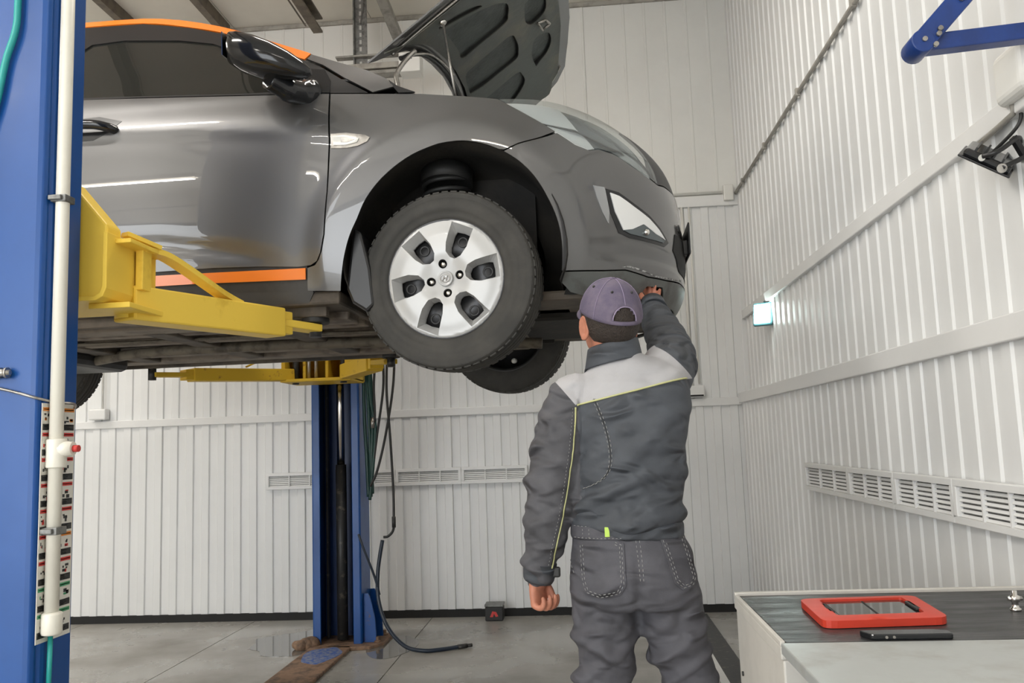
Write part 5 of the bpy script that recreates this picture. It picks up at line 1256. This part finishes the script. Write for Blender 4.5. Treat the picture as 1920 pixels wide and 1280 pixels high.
b_ = MB(); vs = []; nb, kb = 24, 8
for i in range(nb + 1):
    a = math.radians(90 - 62 + 124 * i / nb)
    for k in range(kb + 1):
        t = k / kb; base_p = cap_pt(a, 0.02, .002); ext = .072 * t * math.sin(PI * (i / nb)) ** .5
        vs.append(capM @ Vector((base_p.x * (1 - .05 * t), base_p.y + ext, base_p.z + .004 - .012 * t - .020 * abs(math.cos(a)) * t * 1.4)))
fs = [(i*(kb+1)+k, i*(kb+1)+k+1, (i+1)*(kb+1)+k+1, (i+1)*(kb+1)+k) for i in range(nb) for k in range(kb)]
bill = b_.add([v - OFF for v in vs], fs, 0, True).build('bill', M['cap'], cap)
sd = bill.modifiers.new('t', 'SOLIDIFY'); sd.thickness = .004
def cap_line(pts, r, name, m): return MB().tube([capM @ cap_pt(a, t, .0045) - OFF for a, t in pts], r, 6).build(name, m, cap)
for k in range(6):
    a = -PI/2 + k * PI/3
    cap_line([(a, (.34 if k == 0 else .02) + (.64 if k == 0 else .96) * j / 12) for j in range(13)], .0009, 'panel_seam', M['cap_stitch'])
    ae = a + PI/6
    MB().ellipsoid(capM @ cap_pt(ae, .56, .0040) - OFF, (.0042, .0042, .0042), 10, 6).build('eyelet', M['ink_black'], cap)
MB().ellipsoid(capM @ Vector((0, 0, .104)) - OFF, (.008, .008, .005), 12, 6).build('button', M['cap'], cap)
gp = [(-PI/2 + math.radians(23.5) * math.copysign(abs(math.cos(u)) ** .9, math.cos(u)), .075 + .24 * math.sin(u) ** .9) for u in [PI * i / 24 for i in range(25)]]
cap_line(gp, .0017, 'gap_edge', M['cap_stitch'])
sm_ = MB(); sv = []
for i in range(13):
    a = -PI/2 + math.radians(-25 + 50 * i / 12)
    sv += [capM @ cap_pt(a, .015, .003) - OFF, capM @ cap_pt(a, .072, .003) - OFF]
sp_ = sm_.add(sv, [(2*i, 2*i+2, 2*i+3, 2*i+1) for i in range(12)], 0, True).build('strap', M['cap'], cap)
sd = sp_.modifiers.new('t', 'SOLIDIFY'); sd.thickness = .003; sd.offset = 1

# --- jacket
LA = [(-.020, 2.460, 1.395, .078), (-.048, 2.452, 1.32, .084), (-.078, 2.440, 1.22, .080), (-.096, 2.436, 1.14, .074), (-.108, 2.438, 1.06, .069), (-.124, 2.446, .99, .059), (-.140, 2.458, .915, .045), (-.142, 2.460, .898, .040)]
jm = MB()
ring_loft(jm, [(.112, 2.45, 1.035, .150, .118, -.03), (.112, 2.45, 1.05, .160, .126, -.03), (.116, 2.45, 1.09, .158, .124, -.02), (.124, 2.45, 1.16, .155, .124, 0), (.134, 2.452, 1.24, .156, .126, .02), (.143, 2.46, 1.32, .164, .128, .06),
               (.135, 2.468, 1.39, .178, .120, .10), (.130, 2.475, 1.435, .165, .105, .16), (.120, 2.48, 1.475, .120, .088, .20), (.105, 2.482, 1.505, .078, .072, .18), (.102, 2.482, 1.515, .070, .066, .18)], 56, 2.35)
limb(jm, LA, 28, 6)
limb(jm, [(.218, 2.49, 1.425, .085), (.256, 2.55, 1.462, .082), (.282, 2.64, 1.517, .074), (.286, 2.75, 1.576, .067), (.280, 2.83, 1.625, .061), (.268, 2.95, 1.696, .049), (.268, 3.02, 1.738, .043)], 28, 6)
jk = remesh(jm, .0062, 6)
bm = bmesh.new(); bm.from_mesh(jk); bm.normal_update()
RAv = [Vector(p) for p in RA]
for v in bm.verts:
    p = v.co; d_arm = min((p - Vector(q[:3])).length for q in LA); on_l = d_arm < .10 and p.x < -.01
    dr = min((p - q).length for q in RAv[1:]); on_r = dr < .10 and p.y > 2.56
    if on_l: f = .018 * fold(p, (.35, .1, 1), 62, 1.3) + 0.011 * fold(p, (-.5, .2, 1), 90, 4.0)
    elif on_r: f = .012 * fold(p, (.2, .8, .8), 70, 2.2)
    else:
        lowf = smst(1.34, 1.08, p.z)
        f = .032 * lowf * fold(p, (-.42, .1, 1), 58, 0.4) + .018 * fold(p, (-.35, 0, .9), 44, 5.0) * smst(1.46, 1.3, p.z) + .005 * fold(p, (1, 0, -.3), 34, 2.0)
    v.co = p + v.normal * f
bm.normal_update()
p0 = Vector((-.015, 0, 1.375)); p1 = Vector((.305, 0, 1.440)); dd = (p1 - p0).normalized(); n_yoke = Vector((-dd.z, 0, dd.x))
s0 = Vector((-.015, 0, 1.372)); s1 = Vector((-.075, 0, 1.448)); ds = (s1 - s0).normalized(); n_sl = Vector((ds.z, 0, -ds.x))
r0 = Vector((.262, 0, 1.512)); r1 = Vector((.318, 0, 1.452)); dr_ = (r1 - r0).normalized(); n_r = Vector((-dr_.z, 0, dr_.x)); n_r = n_r if n_r.z > 0 else -n_r
for c_, n_ in ((p0, n_yoke), (s0, n_sl), (r0, n_r)):
    bmesh.ops.bisect_plane(bm, geom=bm.verts[:] + bm.edges[:] + bm.faces[:], dist=1e-5, plane_co=c_, plane_no=n_)
def region(c):
    if (c - p0).dot(n_yoke) > 0 and (c - s0).dot(n_sl) > 0:
        if (c - r0).dot(n_r) < 0 and c.y < 2.60: return 1
        return 2
    if (c - s0).dot(n_sl) <= 0 and c.x < .02 and (c - p0).dot(n_yoke) > 0: return 3
    if c.x < -.012 and min((c - Vector(q[:3])).length for q in LA) < .105: return 3
    if c.y > 2.60: return 2
    return 0
reg = [region(f.calc_center_median()) for f in bm.faces]
def subset(bm, keep):
    b2 = bm.copy(); b2.faces.ensure_lookup_table()
    bmesh.ops.delete(b2, geom=[f for f, r_ in zip(b2.faces, reg) if r_ not in keep], context='FACES')
    me = bpy.data.meshes.new('cloth'); b2.to_mesh(me); b2.free(); return me
bvh = BVHTree.FromBMesh(bm)
jacket = finish(subset(bm, (0,)), 'jacket', M['cloth'], man); jacket['label'] = 'dark grey jacket back'
finish(subset(bm, (1,)), 'yoke', M['cloth_light'], jacket)['label'] = 'light grey yoke'
finish(subset(bm, (3,)), 'sleeve', M['cloth_sleeve'], jacket); finish(subset(bm, (2,)), 'sleeve', M['cloth'], jacket)
bm.free()
def on_cloth(pts, bv, off=.002, step=.006, y0=2.0):
    """lay an (x, z) line on the back of a garment"""
    out = []
    for (xa, za), (xb, zb) in zip(pts, pts[1:]):
        k = max(1, int(math.hypot(xb - xa, zb - za) / step))
        for j in range(k + (1 if (xb, zb) == pts[-1] else 0)):
            t = j / k; h = bv.ray_cast(Vector((xa + (xb-xa)*t, y0, za + (zb-za)*t)), Vector((0, 1, 0)))
            if h[0] is not None: out.append(h[0] + h[1].normalized() * off * (1 if h[1].y < 0 else -1) - OFF)
    return out
def seam(pts, bv, r, name, m, parent, off=.002):
    q = on_cloth(pts, bv, off)
    return MB().tube(q, r, 6).build(name, m, parent) if len(q) > 2 else None
def stitches(lines, bv, name, parent, off=.0015, dash=.009, gap=.005, r=.0009):
    mb = MB()
    for pts in lines:
        q = on_cloth(pts, bv, off, .002); i = 0; kd, kg = int(dash / .002), int(gap / .002)
        while i + 2 < len(q):
            s_ = q[i:i + kd]
            if len(s_) > 2 and all((a - b__).length < .012 for a, b__ in zip(s_, s_[1:])): mb.tube([s_[0], s_[len(s_)//2], s_[-1]], r, 4)
            i += kd + kg
    if mb.v:
        o = mb.build(name, M['stitch'], parent); o['kind'] = 'stuff'; return o
seam([(-.013, 1.374), (.06, 1.388), (.15, 1.407), (.24, 1.428), (.300, 1.441)], bvh, .0026, 'piping', M['piping'], jacket)
seam([(-.017, 1.368), (-.020, 1.33), (-.030, 1.25), (-.047, 1.16), (-.066, 1.07), (-.085, 1.00), (-.104, .925)], bvh, .0026, 'piping', M['piping'], jacket)
zz_l = []
zl = [(-.021, 1.366), (-.025, 1.33), (-.036, 1.25), (-.053, 1.16), (-.072, 1.07), (-.091, 1.00), (-.108, .935)]
stitches([[(x - .004, z) for x, z in zl]], bvh, 'sleeve_stitch', jacket, dash=.006, gap=.004)
seam([(x + .0035, z) for x, z in zl], bvh, .0016, 'dark_piping', M['ink_black'], jacket)
arc_ = [(.031, 1.388), (.045, 1.35), (.060, 1.30), (.068, 1.25), (.066, 1.205), (.050, 1.175), (.020, 1.155), (-.012, 1.142)]
arc_ = [tuple(p[:2]) for p in smoothpath([(x, z, 0) for x, z in arc_], 4)]
stitches([arc_, [(x + .007, z + .002) for x, z in arc_]], bvh, 'back_stitch', jacket)
seam([(x + .0035, z + .001) for x, z in arc_], bvh, .0012, 'back_seam', M['ink_black'], jacket, .0005)
# collar
cm_ = MB(); vs = []; n = 36
for k in range(n + 1):
    a = math.radians(-90 - 165 + 330 * k / n)
    for r_, z in ((.066, 1.496), (.063, 1.546), (.066, 1.551), (.071, 1.547), (.080, 1.496), (.082, 1.490)):
        x = math.cos(a) * r_ * 1.05; y = math.sin(a) * r_
        vs.append(Vector((.098 + x, 2.478 + y, z + x * .20 + (.004 if math.sin(a) < 0 else -.006))) - OFF)
fs = [(k*6+j, (k+1)*6+j, (k+1)*6+j+1, k*6+j+1) for k in range(n) for j in range(5)] + [(k*6+5, (k+1)*6+5, (k+1)*6, k*6) for k in range(n)]
col_ = cm_.add(vs, fs, 0, True).build('collar', M['cloth'], jacket)
# cuffs
MB().tube([Vector(p) - OFF for p in [(-.136, 2.456, .938), (-.139, 2.458, .915), (-.143, 2.461, .893), (-.144, 2.462, .888)]], [.047, .047, .044, .041], 24).build('cuff', M['cloth'], jacket)
MB().box((-.018, -.010, -.014), (.018, .010, .014), 0, Matrix.Translation(Vector((-.098, 2.445, .912)) - OFF)).build('cuff_tab', M['ink_black'], jacket, .005)
MB().tube([v - OFF for v in [RAv[4] + d * .03, RAv[4] + d * .10]], [.050, .046], 24).build('cuff', M['cloth'], jacket)
# hem band of the blouson
hb_ = MB(); ring_loft(hb_, [(.113, 2.45, 1.004, .152, .119, -.02), (.113, 2.45, 1.010, .157, .123, -.03), (.112, 2.45, 1.045, .158, .125, -.03), (.112, 2.45, 1.052, .150, .118, -.03)], 48, 2.35)
hbm = remesh(hb_, .006, 2); bm = bmesh.new(); bm.from_mesh(hbm); bm.normal_update()
for v in bm.verts:
    v.co += v.normal * .004 * fold(v.co, (1, .2, .2), 95, 3.0); v.co.z += .030 * smst(.10, .0, v.co.x) * (1 if v.co.z > .9 else 0)
bm.to_mesh(hbm); bm.free(); finish(hbm, 'hem_band', M['cloth'], jacket)

# --- trousers
tm = MB()
ring_loft(tm, [(.112, 2.455, 1.055, .146, .113, 0), (.112, 2.455, 1.03, .150, .116, 0), (.118, 2.452, .96, .168, .126, 0), (.122, 2.448, .90, .177, .136, 0), (.126, 2.45, .85, .175, .130, 0), (.128, 2.455, .815, .165, .110, 0)], 48, 2.3)
limb(tm, [(.040, 2.455, .86, .097), (.040, 2.455, .76, .092), (.030, 2.46, .62, .078), (.026, 2.465, .48, .070), (.022, 2.455, .30, .066), (.020, 2.455, .14, .066), (.020, 2.458, .075, .064)], 28, 6)
limb(tm, [(.208, 2.455, .86, .097), (.226, 2.458, .76, .092), (.262, 2.475, .62, .078), (.292, 2.49, .48, .072), (.330, 2.485, .30, .067), (.362, 2.485, .14, .067), (.370, 2.49, .075, .065)], 28, 6)
tr = remesh(tm, .0062, 6); bm = bmesh.new(); bm.from_mesh(tr); bm.normal_update()
for v in bm.verts:
    p = v.co; leg = smst(.84, .70, p.z)
    f = .022 * leg * fold(p, (.55 if p.x < .13 else -.55, .1, 1), 40, 1.0 if p.x < .13 else 6.0) + .014 * leg * fold(p, (-.6, .2, 1), 70, 3.0) + .009 * (1 - leg) * fold(p, (-.25, 0, 1), 46, 9.0) * smst(.80, .86, p.z)
    f += .013 * smst(.90, .80, p.z) * smst(.70, .80, p.z) * fold(p, (.2, 0, 1), 75, 7.0)
    c_ = math.exp(-((p.x - .134 - (p.z - .95) * .05) / .016) ** 2) * smst(1.0, .86, p.z) * smst(.74, .82, p.z)
    if p.y < 2.45: f -= .010 * c_
    v.co = p + v.normal * f
bm.to_mesh(tr); bm.normal_update(); tvh = BVHTree.FromBMesh(bm); bm.free()
trousers = finish(tr, 'trousers', M['cloth_trouser'], man)
def patch(poly, bv, name, m, parent, thick=.0035):
    V, F, bd = fill2d(poly, .012)
    pos = []; nn = []
    for x, z in V:
        h = bv.ray_cast(Vector((x, 2.0, z)), Vector((0, 1, 0)))
        if h[0] is None: h = (Vector((x, 2.40, z)), Vector((0, -1, 0)))
        nrm = h[1] if h[1].y < 0 else -h[1]; pos.append(h[0] + nrm * thick - OFF); nn.append(nrm)
    dct = {v: i for i, v in enumerate(V)}
    return shell(name, V, F, bd, lambda v: pos[dct[v]], lambda v: nn[dct[v]], thick + .003, m, parent)
pl_ = [(-.024, 1.005), (.075, 1.008), (.096, .998), (.096, .895), (.080, .868), (.030, .856), (-.012, .868), (-.022, .90)]
pr_ = [(.192, 1.008), (.262, 1.012), (.272, .97), (.288, .90), (.278, .878), (.245, .872), (.222, .895), (.208, .95)]
for k, P_ in enumerate((pl_, pr_)):
    pk_ = patch(P_, tvh, 'pocket', M['cloth_trouser'], trousers)
    Q = shrink(P_, .006); Q2 = shrink(P_, .012)
    i0 = 1 if k == 0 else 1
    def cyc(q): return [q[(i + 1) % len(q)] for i in range(len(q))]
    stitches([cyc(Q), cyc(Q2)], tvh, 'pocket_stitch', pk_, off=.0045)
stitches([[(.128, 1.005), (.132, .95), (.134, .90)], [(.138, 1.005), (.142, .95), (.143, .90)], [(-.020, .998), (.085, .998)], [(-.052, .96), (-.046, .93), (-.040, .915)]], tvh, 'trouser_stitch', trousers, off=.001)
# waistband with belt loops and a lime tab
wb_ = MB(); ring_loft(wb_, [(.110, 2.453, 1.006, .155, .121, 0), (.110, 2.453, 1.010, .158, .124, 0), (.110, 2.453, 1.046, .156, .122, 0), (.110, 2.453, 1.050, .150, .116, 0)], 48, 2.35)
wbm = remesh(wb_, .006, 1); bm = bmesh.new(); bm.from_mesh(wbm); wvh = BVHTree.FromBMesh(bm); bm.free()
wo = finish(wbm, 'waistband', M['cloth_trouser'], trousers)
stitches([[(-.035, 1.013), (.10, 1.013)], [(-.035, 1.043), (.06, 1.043)], [(-.012, 1.012), (-.012, 1.044)], [(.005, 1.012), (.005, 1.044)]], wvh, 'waistband_stitch', wo, off=.0015, dash=.006, gap=.004)
h = wvh.ray_cast(Vector((.053, 2.0, 1.03)), Vector((0, 1, 0)))[0] - OFF
MB().box((-.0065, -.004, -.013), (.0065, .003, .013), 0, Matrix.Translation(h)).build('tab', M['lime'], wo, .001)
# shoes
for ax_, ky in ((.020, 2.45), (.370, 2.49)):
    sh = MB(); limb(sh, [(ax_, ky - .055, .05, .042), (ax_, ky + .02, .055, .046), (ax_ + .003, ky + .11, .047, .046), (ax_ + .006, ky + .185, .040, .038)], 20, 6); limb(sh, [(ax_, ky, .06, .046), (ax_, ky - .005, .13, .046)], 18, 4)
    sm2 = remesh(sh, .006, 2)
    for v in sm2.vertices: v.co.z = max(v.co.z, .012)
    so = finish(sm2, 'shoe', M['rubber'], man)
    MB().prism([(ax_ + x - PX, ky + y - PY) for x, y in ((-.045, -.09), (.045, -.09), (.052, .10), (.04, .21), (.012, .232), (-.02, .225), (-.046, .10))], 0.0, .016).build('sole', M['ink_black'], so, .004)
